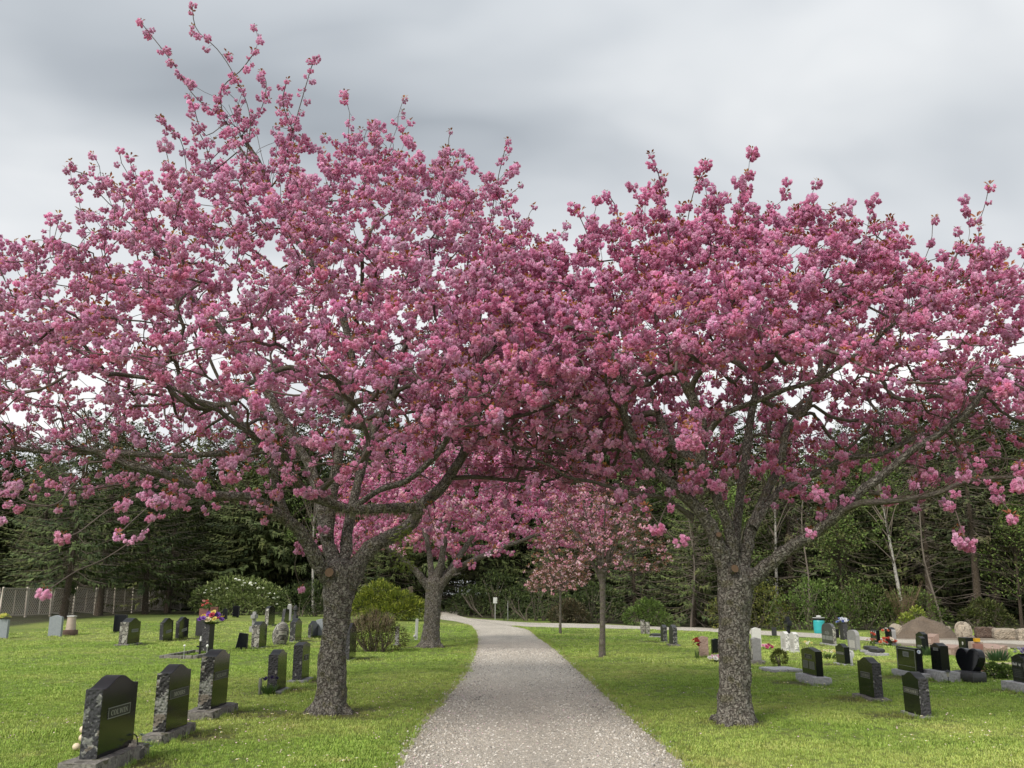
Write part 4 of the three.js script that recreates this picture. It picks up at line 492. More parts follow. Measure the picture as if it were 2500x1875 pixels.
  for (const sp of spots) {
    const off = V(r() - 0.5, (r() - 0.62) * 0.9, r() - 0.5).multiplyScalar(sp.end ? 0.05 : 0.17), p = sp.p.clone().add(off), sc = opt.size * (sp.end ? 1.1 : 0.8) * (0.55 + 0.8 * r());
    if (!sp.end && off.length() > 0.05) twigs.tube([sp.p, sp.p.clone().lerp(p, 0.6).add(V(0, 0.015, 0)), p], [0.0022, 0.002, 0.0016], 3, { col: col(r()), cap: false });
    const m = new THREE.Matrix4().compose(p, q.setFromEuler(e.set((r() - 0.5) * 1.1, r() * 6.283, (r() - 0.5) * 1.1)), V(sc * (r() < 0.5 ? -1 : 1) * (0.9 + 0.25 * r()), sc * (0.9 + 0.3 * r()), sc));
    if (!sp.none) { bm.push(m); const t = 0.86 + 0.22 * r(), k = r(); bc.push(new THREE.Color().setRGB(t, t * lerp(0.87, 1.10, k), t * lerp(0.92, 1.07, k))); }
    if (r() < (sp.end ? opt.leafy : opt.leafy * 0.42)) { const ls = (opt.leafSize ?? opt.size) * (0.75 + 0.5 * r()); lm.push(new THREE.Matrix4().compose(p.clone().add(V(0, 0.02 * opt.size, 0)), q.setFromEuler(e.set((r() - 0.5) * 1.4, r() * 6.283, (r() - 0.5) * 1.4)), V(ls, ls, ls))); const b = 0.8 + 0.5 * r(); lc.push(new THREE.Color().setRGB(b, b * (0.9 + 0.3 * r()), b)); }
  }
  part('twigs', twigs.build(), twigMat, root, true);
  const geos = [1, 2, 3, 4].map((k) => blossomGeo(opt.seed * 10 + k, opt.flowers, opt.tints)), rank = bm.map((m, i) => [m.elements[12] + B.x, m.elements[13] - 1.7, m.elements[14] + B.z, i]).map(([x, y, z, i]) => [Math.hypot(x, y, z), i]).sort((a, b) => a[0] - b[0]).map((a) => a[1]), own = new Set(rank.slice(0, opt.own));
  const shadesOf = [0.88, 0.97, 1.06].flatMap((t) => [0.9, 1.0, 1.08].map((k) => { const m = petalMat.clone(); m.color.setRGB(t, t * k, t * k); return m; }));
  let n = 0; for (const i of own) { const m = part('blossom_cluster', geos[n % 4], shadesOf[n % 9], root); m.applyMatrix4(bm[i]); n++; }
  const rest = bm.map((_, i) => i).filter((i) => !own.has(i));
  copies('blossoms', geos[0], petalMat, rest.map((i) => bm[i]), rest.map((i) => bc[i]), root);
  copies('leaves', leafGeo(opt.seed + 3, 6, 0.085, opt.leafTints ?? BRONZE), leafMat, lm, lc, root);
  console.log(opt.label, 'nodes', pos.length, 'chains', chains.length, 'branches', nb, 'clusters', bm.length, 'leaves', lm.length);
  return { root, pos, rad, r, limbChains };
}
const treeA = cherry(TREES.A, { seed: 11, label: 'old pink-blossomed cherry left of the path with a forked lichened trunk', tips: 2900, dense: 1.0, size: 0.95, flowers: 9, tints: PINK, leafy: 0.75, own: 300, branches: 150, inner: 700, whips: 700, thin: [3.7, 5.5], spires: 150, rise: 7.4, crown: { cx: 0, cz: 0, right: 4.7, back: 4.7, left: 6.3, front: 4.8, top: 9.2, mid: 4.9, dome: 0.6, tilt: 0.34, lowIn: 4.35, low: [3.3, 3.4, 2.75, 3.85], gap: 0.25 } });
const treeB = cherry(TREES.B, { seed: 23, label: 'old pink-blossomed cherry right of the path with a straight stout trunk', tips: 2600, dense: 1.05, size: 0.97, flowers: 9, tints: PINK, leafy: 0.7, own: 300, branches: 150, inner: 700, whips: 700, thin: [3.9, 5.7], spires: 150, rise: 6.3, crown: { cx: 0, cz: 0, right: 5.8, back: 4.7, left: 4.3, front: 3.5, top: 7.4, mid: 4.4, dome: 0.85, tilt: 0.28, lowIn: 4.7, low: [2.9, 3.4, 3.3, 4.3], gap: 0.25 } });
const treeC = cherry(TREES.C, { seed: 37, label: 'distant pink cherry beyond the left trunk where the path bends', tips: 1000, dense: 0.9, size: 1.4, flowers: 7, tints: [...PINK, ...PALE], leafy: 0.35, own: 120, branches: 60, inner: 120, cell: 0.035, tipR: 0.004, crown: { cx: 0.6, cz: 0, right: 5.6, back: 4.5, left: 4.2, front: 4.5, top: 7.4, mid: 4.3, lowIn: 3.9, low: [2.9, 3.0, 2.7, 2.9], gap: 0.34 } });
{
  // sawn stubs, hanging beard lichen and a tuft of green suckers
  const stub = (tree, p, d, rad) => { const g = new Geo(), a = V(...p), b = a.clone().add(V(...d)); g.tube([a, b], [rad * 1.15, rad], 10, { cap: false }); const o = part('sawn_stub', g.build(), limbMat, tree.root), D = V(...d).normalize(), disc = new THREE.CylinderGeometry(rad * 0.97, rad * 0.97, 0.006, 12); disc.applyQuaternion(new THREE.Quaternion().setFromUnitVectors(V(0, 1, 0), D)); disc.translate(b.x, b.y, b.z); part('cut_face', disc, woodEndMat, o); };
  stub(treeB, [0.02, 2.02, 0.2], [0.02, 0.02, 0.09], 0.055); stub(treeB, [1.85, 3.05, 0.6], [0.12, -0.02, 0.06], 0.035); stub(treeB, [-0.14, 2.45, 0.2], [-0.02, 0.05, 0.1], 0.04);
  stub(treeA, [-0.02, 2.0, 0.24], [-0.01, 0.01, 0.07], 0.07); stub(treeA, [1.12, 2.95, 0.1], [0.05, 0.02, 0.09], 0.06);
  const beard = (tree, chain, from, to, n, len) => { const g = new Geo(), r = tree.r; for (let k = 0; k < n; k++) { const i = chain[Math.floor(lerp(from, to, r()))], p = tree.pos[i], R = tree.rad[i], a = r() * 6.283, s = p.clone().add(V(Math.cos(a) * R, Math.sin(a) * R, (r() - 0.3) * R)), L = len * (0.3 + r()), c = mix3([0.15, 0.155, 0.085], [0.27, 0.27, 0.18], r()), d = V((r() - 0.5) * 0.8, -0.6 - 0.6 * r(), (r() - 0.5) * 0.8).multiplyScalar(L), w = V(r() - 0.5, r() - 0.5, r() - 0.5).multiplyScalar(0.022); g.tri(s, s.clone().add(w), s.clone().add(d), c); } part('beard_lichen', g.build(), mossMat, tree.root, true); };
  beard(treeA, treeA.limbChains[4], 1, 12, 1260, 0.09); beard(treeA, treeA.limbChains[3], 5, 14, 720, 0.08); beard(treeA, treeA.limbChains[0], 4, 14, 200, 0.06); beard(treeB, treeB.limbChains[1], 6, 16, 220, 0.07); beard(treeB, treeB.limbChains[3], 8, 18, 200, 0.07);
  const r = rng(3), lm = [], q = new THREE.Quaternion(), e = new THREE.Euler(); for (let k = 0; k < 70; k++) { const t = r(), c = r() < 0.55 ? V(0.95 + 0.25 * r(), 2.05 + 0.65 * r(), 0.35 + 0.3 * r()) : V(-0.9 - 1.5 * r(), 3.2 + 0.9 * r(), 0.2 + 0.8 * r()), s = 0.8 + r() * 0.6; lm.push(new THREE.Matrix4().compose(c, q.setFromEuler(e.set(Math.PI + (r() - 0.5), r() * 6, (r() - 0.5))), V(s, s, s))); }
  copies('green_leaves', leafGeo(77, 4, 0.085, GREEN, 0.1), leafMat, lm, null, treeA.root);
}
// young cherries standing on the right lawn
function youngCherry(label, x, z, o) {
  const base = V(x, ground(x, z), z), P = (a) => a.map((p) => [x + p[0], base.y + p[1], z + p[2]]), r = rng(o.seed), limbs = [];
  for (let k = 0; k < o.limbs; k++) { const a = k / o.limbs * 6.283 + r() * 0.5, sp = o.spread * (0.35 + 0.35 * r()), h = o.h; limbs.push({ p: P([[o.lean * o.stem, o.stem, 0], [o.lean * o.stem + Math.cos(a) * sp * 0.35, lerp(o.stem, h, 0.3), Math.sin(a) * sp * 0.35], [o.lean * o.stem + Math.cos(a) * sp, lerp(o.stem, h, 0.72), Math.sin(a) * sp]]), r: [o.r * 0.5, 0.012] }); }
  return cherry({ base: [x, base.y, z], trunk: P([[0, -0.05, 0], [o.lean * 0.4, 0.35, 0], [o.lean * o.stem * 0.7, o.stem * 0.6, 0], [o.lean * o.stem, o.stem, 0]]), trunkR: [o.r * 1.25, o.r, o.r * 0.85, o.r * 0.95], limbs, shoots: [] }, { seed: o.seed, label, tips: o.tips, dense: o.dense, size: o.size, flowers: 5, tints: o.tints, leafy: o.leafy, own: 0, roots: 0, young: true, bloom: o.bloom, leafSize: 1.1, inner: 160, whips: 120, branches: 30, cell: 0.02, tipR: 0.004, leafTints: o.leaf, crown: { cx: 0, cz: 0, right: o.spread, back: o.spread, left: o.spread, front: o.spread, top: o.h, mid: lerp(o.stem, o.h, 0.4), lowIn: o.stem + 0.35, low: Array(4).fill(lerp(o.stem, o.h, 0.14)), gap: o.gap } });
}
const RUST = [[0.20, 0.080, 0.038], [0.25, 0.115, 0.05], [0.15, 0.06, 0.03], [0.21, 0.095, 0.06]];
youngCherry('slim young cherry with rusty new leaves and pink flowers on the right lawn', 2.51, -26.17, { seed: 51, stem: 1.95, h: 5.0, spread: 1.85, r: 0.095, lean: 0.03, limbs: 9, tips: 480, dense: 0.36, bloom: 0.16, size: 0.85, tints: [...PINK, ...PALE], leafy: 1.1, leaf: RUST, gap: 0.25 });
youngCherry('smallest young cherry with pale blossom near the cross road', 2.12, -41.05, { seed: 53, stem: 1.75, h: 3.3, spread: 1.45, r: 0.06, lean: 0.015, limbs: 8, tips: 330, dense: 0.3, bloom: 0.3, size: 0.8, tints: [...PALE, [0.95, 0.80, 0.78]], leafy: 2.6, leaf: RUST, gap: 0.26 });
// ------------------------------------------------------------------ woods, shrubs, fence
const ORD = ['first', 'second', 'third', 'fourth', 'fifth', 'sixth', 'seventh', 'eighth', 'ninth', 'tenth', 'eleventh', 'twelfth', 'thirteenth', 'fourteenth', 'fifteenth', 'sixteenth', 'seventeenth', 'eighteenth', 'nineteenth', 'twentieth'];
const needleMat = new THREE.MeshStandardMaterial({ vertexColors: true, roughness: 0.85 });
const foliageMat = new THREE.MeshPhysicalMaterial({ vertexColors: true, roughness: 0.7, transmission: 0.3, thickness: 0, specularIntensity: 0.4 });
const woodMat = new THREE.MeshStandardMaterial({ map: barkMap, bumpMap: barkBump, bumpScale: 0.02, roughness: 0.95, color: 0xb5a79a });
const birchMap = tex(256, (u, v) => { const n = tfbm(u, v, 8, 4, 4), band = S(0.70, 0.76, tnoise(Math.floor(u * 4) / 4, v, 40, 6)), dark = S(0.62, 0.70, tfbm(u, v, 4, 71, 3)); let c = mix3([0.60, 0.59, 0.56], [0.74, 0.73, 0.70], n); c = mix3(c, [0.18, 0.17, 0.16], Math.max(band * 0.8, dark * 0.7)); return c; });
const birchMat = new THREE.MeshStandardMaterial({ map: birchMap, roughness: 0.9 });
const greyMat = new THREE.MeshStandardMaterial({ color: 0x6c645b, roughness: 1 });
const deadMat = new THREE.MeshStandardMaterial({ color: 0x6f665c, roughness: 1 });

// spruce or fir: whorls of drooping boughs, each a rib carrying many small needle sprays
function conifer(seed, { h, spread, clear, boughs, pal, sprays = 18, dead = 30 }) {
  const r = rng(seed), crown = new Geo(), trunk = new Geo(), tw = new Geo(), pts = [], rr = [];
  const bx = (r() - 0.5) * 0.5, bz = (r() - 0.5) * 0.5, at = (y) => V(bx * Math.sin(y / h * 3), y, bz * Math.sin(y / h * 2.4));
  for (let k = 0; k <= 10; k++) { const y = h * k / 10 - (k ? 0 : 0.1); pts.push(at(y)); rr.push(Math.max(0.02, h * 0.0175 * (1 - k / 10) + 0.012) * (k ? 1 : 1.25)); } trunk.tube(pts, rr, 8, { wob: 0.08, seed });
  for (let b = 0; b < boughs; b++) {
    const t = Math.pow((b + r()) / boughs, 0.9), y = lerp(clear, h * 0.99, t), a = b * 2.4 + r() * 0.9, L = spread * Math.pow(1 - t, 0.72) * (0.55 + 0.6 * r()) + 0.15, drop = lerp(0.42, -0.25, t) + (r() - 0.5) * 0.3, o = at(y), d = V(Math.cos(a), 0, Math.sin(a)), sd = V(-d.z, 0, d.x), tone = r();
    const P = (s) => o.clone().addScaledVector(d, L * s).add(V(0, -L * (drop * s - 0.22 * s * s * s), 0));
    tw.tube([P(0), P(0.5), P(1)], [0.022, 0.013, 0.005], 3, { cap: false, col: [0.5, 0.45, 0.4] });
    const n = Math.max(4, Math.round(sprays * Math.sqrt(L / spread + 0.1)));
    for (let k = 0; k < n; k++) {
      const s = lerp(0.18, 1.02, Math.pow((k + r()) / n, 0.75)), p = P(s), sg = k % 2 ? 1 : -1, len = (0.16 + 0.34 * L / spread * (1.1 - s * 0.75)) * (0.7 + 0.6 * r()) * Math.sqrt(h / 11), w = len * (0.22 + 0.1 * r());
      const dir = d.clone().multiplyScalar(0.6 + 0.4 * s).addScaledVector(sd, sg * (0.9 - 0.5 * s) * (0.6 + 0.8 * r())).add(V(0, -0.18 - 0.5 * r() * (1 - t) + (s > 0.85 ? 0.15 : 0), 0)).normalize(), side = V().crossVectors(dir, V(0, 1, 0)).normalize().add(V(0, (r() - 0.5) * 0.9, 0)), tip = p.clone().addScaledVector(dir, len), m = p.clone().addScaledVector(dir, len * 0.45), c0 = pal[Math.floor(r() * pal.length)], c = mix3(c0, pal[Math.floor(tone * pal.length)], 0.5), k2 = 0.75 + 0.5 * r();
      const col = [c[0] * k2, c[1] * k2, c[2] * k2]; crown.tri(p, m.clone().addScaledVector(side, w), tip, col); crown.tri(p, tip, m.clone().addScaledVector(side, -w).add(V(0, -w * 0.5, 0)), col);
      const hang = tip.clone().lerp(p, 0.4); crown.tri(hang.clone().addScaledVector(side, w * 0.5), hang.clone().addScaledVector(side, -w * 0.5), hang.clone().add(V((r() - 0.5) * w, -len * (0.3 + 0.5 * r()), (r() - 0.5) * w)).addScaledVector(dir, len * 0.3), [col[0] * 0.9, col[1] * 0.9, col[2] * 0.9]);
    }
  }
  for (let k = 0; k < dead; k++) { const y = lerp(0.4, Math.max(1.2, clear * 1.5), r()), a = r() * 6.283, L = spread * (0.25 + 0.5 * r()), o = at(y), d = V(Math.cos(a), -0.1 - 0.25 * r(), Math.sin(a)), m = o.clone().addScaledVector(d, L * 0.5), e = o.clone().addScaledVector(d, L).add(V((r() - 0.5) * 0.3, (r() - 0.3) * 0.3, (r() - 0.5) * 0.3)); tw.tube([o, m, e], [0.014, 0.009, 0.003], 3, { cap: false, col: [0.8, 0.76, 0.7] }); tw.tube([m, m.clone().add(V((r() - 0.5) * L * 0.7, (r() - 0.6) * 0.4, (r() - 0.5) * L * 0.7))], [0.006, 0.002], 3, { cap: false, col: [0.8, 0.76, 0.7] }); }
  return { trunk: trunk.build(), crown: crown.build(), boughs: tw.build() };
}
// leafy crown: clumps of leaves hung round the ends of real limbs
function broadleaf(seed, { h, spread, clear, clumps, leaves, size, pal, lean = 0, rad = 0.1, low = 0.35, fork = 4 }) {
  const r = rng(seed), trunk = new Geo(), limbs = new Geo(), crown = new Geo(), at = (t) => V(lean * t * h + Math.sin(t * 4 + seed) * 0.12, t * h - 0.08, Math.sin(t * 3 + seed * 2) * 0.15); const pts = [], rr = []; for (let k = 0; k <= 9; k++) { pts.push(at(k / 9 * 0.9)); rr.push(rad * (1 - 0.82 * k / 9)); } trunk.tube(pts, rr, 8, { wob: 0.06, seed });
  for (let c = 0; c < clumps; c++) {
    const t = lerp(clear, 1, Math.pow(r(), 0.8)), a = r() * 6.283, w = spread * Math.sin(Math.PI * clamp(lerp(low, 0.95, (t - clear) / (1 - clear)))) * (0.35 + 0.65 * r()), o = at(Math.max(clear * 0.8, t * 0.72)), e = at(t).add(V(Math.cos(a) * w, (r() - 0.5) * 0.4, Math.sin(a) * w)), m = o.clone().lerp(e, 0.55).add(V(0, 0.12 * w, 0));
    limbs.tube([o, m, e], [rad * 0.32, rad * 0.18, rad * 0.06], 4, { cap: false }); const R = spread * (0.2 + 0.16 * r()), tone = 0.75 + 0.5 * r();
    for (let k = 0; k < leaves; k++) {
      const d = V(r() - 0.5, (r() - 0.5) * 0.75, r() - 0.5), l = d.length() || 1, p = e.clone().addScaledVector(d, R * 2 * Math.pow(r(), 0.35) * 0.5 / l), s = size * (0.6 + 0.8 * r()), n = V(r() - 0.5, r() - 0.2, r() - 0.5).normalize(), u = V(r() - 0.5, -0.3 * r(), r() - 0.5).cross(n).normalize(), v = V().crossVectors(n, u), c0 = pal[Math.floor(r() * pal.length)], b = tone * (0.75 + 0.5 * r()), col = [c0[0] * b, c0[1] * b, c0[2] * b], L = p.clone().addScaledVector(u, s * 0.42), Q = p.clone().addScaledVector(u, -s * 0.42), T = p.clone().addScaledVector(v, s), B = p.clone().addScaledVector(v, -s * 0.5);
      crown.tri(B, L, T, col); crown.tri(B, T, Q, col);
    }
  }
  return { trunk: trunk.build(), limbs: limbs.build(), crown: crown.build() };
}
const DARK = [[0.050, 0.078, 0.024], [0.075, 0.108, 0.030], [0.035, 0.055, 0.020], [0.105, 0.140, 0.040]], MOSSY = [[0.090, 0.115, 0.030], [0.125, 0.150, 0.040], [0.060, 0.082, 0.025], [0.105, 0.105, 0.038]], FRESH = [[0.13, 0.21, 0.045], [0.18, 0.26, 0.065], [0.10, 0.155, 0.038]], BROWNISH = [[0.10, 0.085, 0.045], [0.14, 0.115, 0.06], [0.075, 0.08, 0.035]];
const SPRUCE = [
  conifer(1, { h: 11, spread: 3.5, clear: 2.3, boughs: 200, pal: DARK, dead: 50 }), conifer(2, { h: 12.5, spread: 3.3, clear: 3.0, boughs: 200, pal: [...DARK, ...MOSSY], dead: 60 }),
  conifer(3, { h: 9.5, spread: 3.6, clear: 1.2, boughs: 200, pal: MOSSY, dead: 20 }), conifer(4, { h: 8, spread: 3.5, clear: 0.3, boughs: 200, pal: [...DARK, ...MOSSY], dead: 10 }),
  conifer(5, { h: 14, spread: 3.2, clear: 5.0, boughs: 120, pal: [...DARK, ...BROWNISH], dead: 110, sprays: 12 }),
];
function plantSpruce(k, x, z, s, label, group) { const t = thing('spruce_tree', label, 'tree', [x, ground(x, z), z], (x * 7.3 + z) % 6.28, group), g = SPRUCE[k]; part('trunk', g.trunk, woodMat, t); part('crown', g.crown, needleMat, t); part('boughs', g.boughs, deadMat, t, true); s *= 1.15; t.scale.set(s, s * (0.96 + 0.16 * hash3(x * 10 | 0, z * 10 | 0, 3)), s); return t; }
{
  // left: spruces along and behind the lattice fence
  const front = [[0, -26.2, -54.3, 0.92], [1, -27.0, -60.7, 0.86], [0, -25.3, -64.1, 0.9], [2, -25.1, -67.6, 1.0]];
  ['straddling the left end of the lattice fence', 'with the thin leaning trunk before the lattice fence', 'left one of the close pair before the fence', 'right one of the close pair before the fence'].forEach((w, i) => plantSpruce(front[i][0], front[i][1], front[i][2], front[i][3], 'dark spruce tree ' + w, 'spruces along the lattice fence'));
  const back = [[2, -36, -58, 0.95], [1, -34, -66, 0.8], [0, -40, -64, 0.85], [4, -31, -70, 0.72], [1, -33, -76, 0.9], [0, -28, -77, 0.95], [3, -37, -74, 1.15], [2, -24, -79, 1.05], [4, -21, -82, 0.8], [1, -19, -78, 0.85], [0, -15.5, -76, 0.9], [3, -29.5, -84, 1.3]].sort((a, b) => a[1] / -a[2] - b[1] / -b[2]);
  back.forEach((b, i) => plantSpruce(b[0], b[1], b[2], b[3], `dark spruce behind the lattice fence and rhododendron, ${ORD[i]} from the left`, 'spruces behind the fence'));
  const mid = [[3, -9.5, -73, 1.1], [2, -12, -80, 1.1], [3, -7.5, -82, 1.2], [1, 0.5, -74, 0.85], [3, 3.5, -67, 0.95], [2, -2.5, -78, 1.0], [0, 6.5, -71, 0.9], [3, 8.2, -62, 0.85], [3, 11.5, -59, 0.9], [2, 13.5, -64, 1.0], [0, 10, -70, 1.0]].sort((a, b) => a[1] / -a[2] - b[1] / -b[2]);
  mid.forEach((b, i) => plantSpruce(b[0], b[1], b[2], b[3], `low-boughed dark spruce beyond the cross road, ${ORD[i]} from the left`, 'spruces beyond the cross road'));
  const right = [[2, 17, -66, 1.05], [4, 20.5, -68, 0.95], [1, 24, -66, 1.0], [4, 27.5, -61, 0.9], [4, 29.6, -59, 0.95], [1, 33, -63, 1.0], [0, 37, -62, 1.05], [2, 31, -70, 1.2], [4, 35, -58, 0.9], [1, 22, -74, 1.15], [0, 41, -64, 1.0]].sort((a, b) => a[1] / -a[2] - b[1] / -b[2]);
  right.forEach((b, i) => plantSpruce(b[0], b[1], b[2], b[3], `tall spruce with dead lower twigs in the right wood, ${ORD[i]} from the left`, 'spruces in the right wood'));
  // birches and other leafy trees
  const birchG = [broadleaf(61, { h: 11, spread: 2.4, clear: 0.45, clumps: 26, leaves: 55, size: 0.13, pal: FRESH, lean: -0.12, rad: 0.15 }), broadleaf(62, { h: 12.5, spread: 2.6, clear: 0.5, clumps: 26, leaves: 55, size: 0.13, pal: FRESH, lean: 0.03, rad: 0.16 })];
  [[0, 25.3, -59.5, 1, 0, 'leaning pale birch rising behind the dirt mound'], [1, 19.0, -66, 0.95, 1, 'straight white birch trunk showing left of the turquoise barrel'], [0, 35.0, -59, 0.9, 0.4, 'pale birch leaning left at the right picture edge'], [1, 37.5, -63, 1, 2, 'thin pale birch farthest right behind the stone blocks'], [1, -15, -70, 0.8, 3, 'slender pale birch above the white-flowered shrub'], [0, 15.4, -61, 0.8, 1, 'forked pale birch right of the right cherry trunk']].forEach(([k, x, z, s, a, l]) => { const t = thing('birch_tree', l, 'tree', [x, ground(x, z), z], a, 'birches in the woods'); part('trunk', birchG[k].trunk, birchMat, t); part('limbs', birchG[k].limbs, deadMat, t, true); part('crown', birchG[k].crown, foliageMat, t); t.scale.setScalar(s); });
  const leafyG = [broadleaf(71, { h: 13, spread: 4.2, clear: 0.3, clumps: 46, leaves: 70, size: 0.17, pal: FRESH, rad: 0.2 }), broadleaf(72, { h: 10, spread: 3.6, clear: 0.22, clumps: 46, leaves: 70, size: 0.16, pal: [...FRESH, ...MOSSY], rad: 0.16 })];
  [[0, 9, -80, 1.0, 'bright green leafy tree behind the right cherry crown, left one'], [0, 17, -82, 1.05, 'bright green leafy tree behind the right cherry crown, middle one'], [0, 27, -80, 1.1, 'bright green leafy tree behind the right cherry crown, right one'], [1, -1.5, -88, 0.95, 'yellow-green leafy tree where the path disappears'], [1, 34, -72, 1.1, 'green leafy tree deep in the right wood'], [1, 15.5, -64, 0.75, 'slender fresh green tree just right of the right cherry trunk'], [1, 21.5, -60, 0.7, 'fresh green tree above the turquoise barrel'], [1, 31.5, -57.5, 0.75, 'olive green tree above the stone blocks'], [0, 12, -72, 0.8, 'light green tree seen under the right cherry limbs'], [1, 39, -60, 0.85, 'green tree at the right picture edge'], [1, -22, -90, 1.0, 'pale green leafy tree far behind the left spruces']].forEach(([k, x, z, s, l], i) => { const t = thing('leafy_tree', l, 'tree', [x, ground(x, z), z], i, 'leafy trees in the woods'); part('trunk', leafyG[k].trunk, woodMat, t); part('limbs', leafyG[k].limbs, woodMat, t, true); part('crown', leafyG[k].crown, foliageMat, t); t.scale.setScalar(s); });
  const r0 = rng(88); [[18.4, -58, 'thin bare grey tree left of the barrel'], [26.4, -57.5, 'thin bare grey tree behind the dirt mound'], [33.2, -57, 'thin bare grey tree above the stone blocks'], [11.2, -57.6, 'dead grey twiggy tree left of the right cherry trunk'], [-11.5, -66, 'thin bare grey tree right of the rhododendron'], [-13.8, -67, 'second thin bare grey tree above the rhododendron']].forEach(([x, z, l]) => { const t = thing('bare_tree', l, 'tree', [x, ground(x, z), z], 0, 'thin bare trees'), g = new Geo(), b = new Geo(), h = 7 + 3 * r0(), lean = (r0() - 0.5) * 0.22, at = (y) => V(lean * y + Math.sin(y * 0.8 + x) * 0.14, y, Math.cos(y * 0.6 + x) * 0.12), pts = []; for (let k = 0; k <= 14; k++) pts.push(at(h * k / 14 - 0.05)); g.tube(pts, pts.map((_, k) => 0.085 * (1 - 0.85 * k / 14)), 7, { wob: 0.08 }); for (let k = 0; k < 46; k++) { const y = lerp(1.2, h, r0()), a = r0() * 6.283, L = (0.5 + 1.5 * r0()) * (1.15 - y / h), o = at(y), m = o.clone().add(V(Math.cos(a) * L * 0.55, L * (r0() * 0.5), Math.sin(a) * L * 0.55)), e = m.clone().add(V(Math.cos(a + 0.5) * L * 0.5, L * (r0() - 0.45), Math.sin(a + 0.5) * L * 0.5)); b.tube([o, m, e], [0.02, 0.012, 0.004], 4, { cap: false }); for (let q = 0; q < 3; q++) b.tube([m, m.clone().add(V((r0() - 0.5) * L, (r0() - 0.4) * L * 0.6, (r0() - 0.5) * L))], [0.008, 0.003], 3, { cap: false }); } part('trunk', g.build(), greyMat, t); part('branches', b.build(), greyMat, t, true); });
  // the depth of the wood behind: one mass
  const r = rng(404), m = new THREE.Matrix4(), q = new THREE.Quaternion(), up = V(0, 1, 0), mats = [];
  for (let k = 0; k < 900 && mats.length < 320; k++) { const a = lerp(-0.72, 0.72, r()), d = 74 + 46 * r(), x = Math.tan(a) * d, z = -d; if (Math.abs(x + 4.8) < 3.4) continue; if (x < -14 && d < 76) continue; const s = 1.15 + 0.5 * r() - (x < -16 ? 0.15 : 0); m.compose(V(x, ground(x, z), z), q.setFromAxisAngle(up, r() * 6.283), V(s * 1.15, s, s * 1.15)); mats.push(m.clone()); }
  const w = copies('far_wood', mergeGeometries([SPRUCE[3].crown, SPRUCE[1].crown.clone().translate(2.4, 0, -2)]), needleMat, mats, null, scene); Object.assign(w.userData, { label: 'dark depth of spruce wood behind the front trees', category: 'wood' });
}
// shrubs: leaves over several rounded lumps, on short stems
function shrub(name, label, x, z, { lumps, n, size, pal, seed, aspect = 0.42, group, flat: fl = 0, stems = 7, scale = 1, mat = foliageMat }) {
  const r = rng(seed), g = new Geo(), st = new Geo(), t = thing(name, label, 'shrub', [x, ground(x, z), z], 0, group), tot = lumps.reduce((s, l) => s + l[3] * l[4], 0); let H = 0; for (const l of lumps) H = Math.max(H, l[1]);
  for (const [cx, cy, cz, rx, ry] of lumps) {
    const m = Math.round(n * rx * ry / tot);
    for (let k = 0; k < m; k++) {
      const a = r() * 6.283, v = r() * 2 - 0.75, el = Math.asin(clamp(v, -1, 1)), f = 0.62 + 0.42 * Math.pow(r(), 0.55) + 0.12 * (vnoise(a * 2.2 + seed, el * 3 + cx) - 0.5), nrm = V(Math.cos(a) * Math.cos(el), Math.sin(el), Math.sin(a) * Math.cos(el)), p = V(cx + nrm.x * rx * f, Math.max(0.03, cy + nrm.y * ry * f), cz + nrm.z * rx * f), s = size * (0.55 + 0.8 * r());
      const dir = nrm.clone().multiplyScalar(0.8).add(V(r() - 0.5, r() * 0.6 - 0.25 - fl * 0.4, r() - 0.5).multiplyScalar(1.1)).normalize(), side = V().crossVectors(dir, V(r() - 0.5, 1, r() - 0.5)).normalize(), tip = p.clone().addScaledVector(dir, s), mid = p.clone().addScaledVector(dir, s * 0.5).add(V(0, s * 0.08, 0)), c = pal[Math.floor(r() * pal.length)], b = 0.75 + 0.5 * r(), col = [c[0] * b, c[1] * b, c[2] * b], w = s * aspect * 0.5;
      g.tri(p, mid.clone().addScaledVector(side, w), tip, col); g.tri(p, tip, mid.clone().addScaledVector(side, -w), col);
    }
    for (let k = 0; k < stems; k++) { const a = r() * 6.283; st.tube([V(cx * 0.6 + (r() - 0.5) * 0.2, -0.05, cz * 0.6 + (r() - 0.5) * 0.2), V(cx + Math.cos(a) * rx * 0.3, cy * 0.7, cz + Math.sin(a) * rx * 0.3), V(cx + Math.cos(a) * rx * 0.7, cy + ry * 0.5, cz + Math.sin(a) * rx * 0.7)], [0.03, 0.018, 0.006], 4, { cap: false }); }
  }
  part('foliage', g.build(), mat, t); part('stems', st.build(), deadMat, t, true); t.scale.setScalar(scale); return t;
}
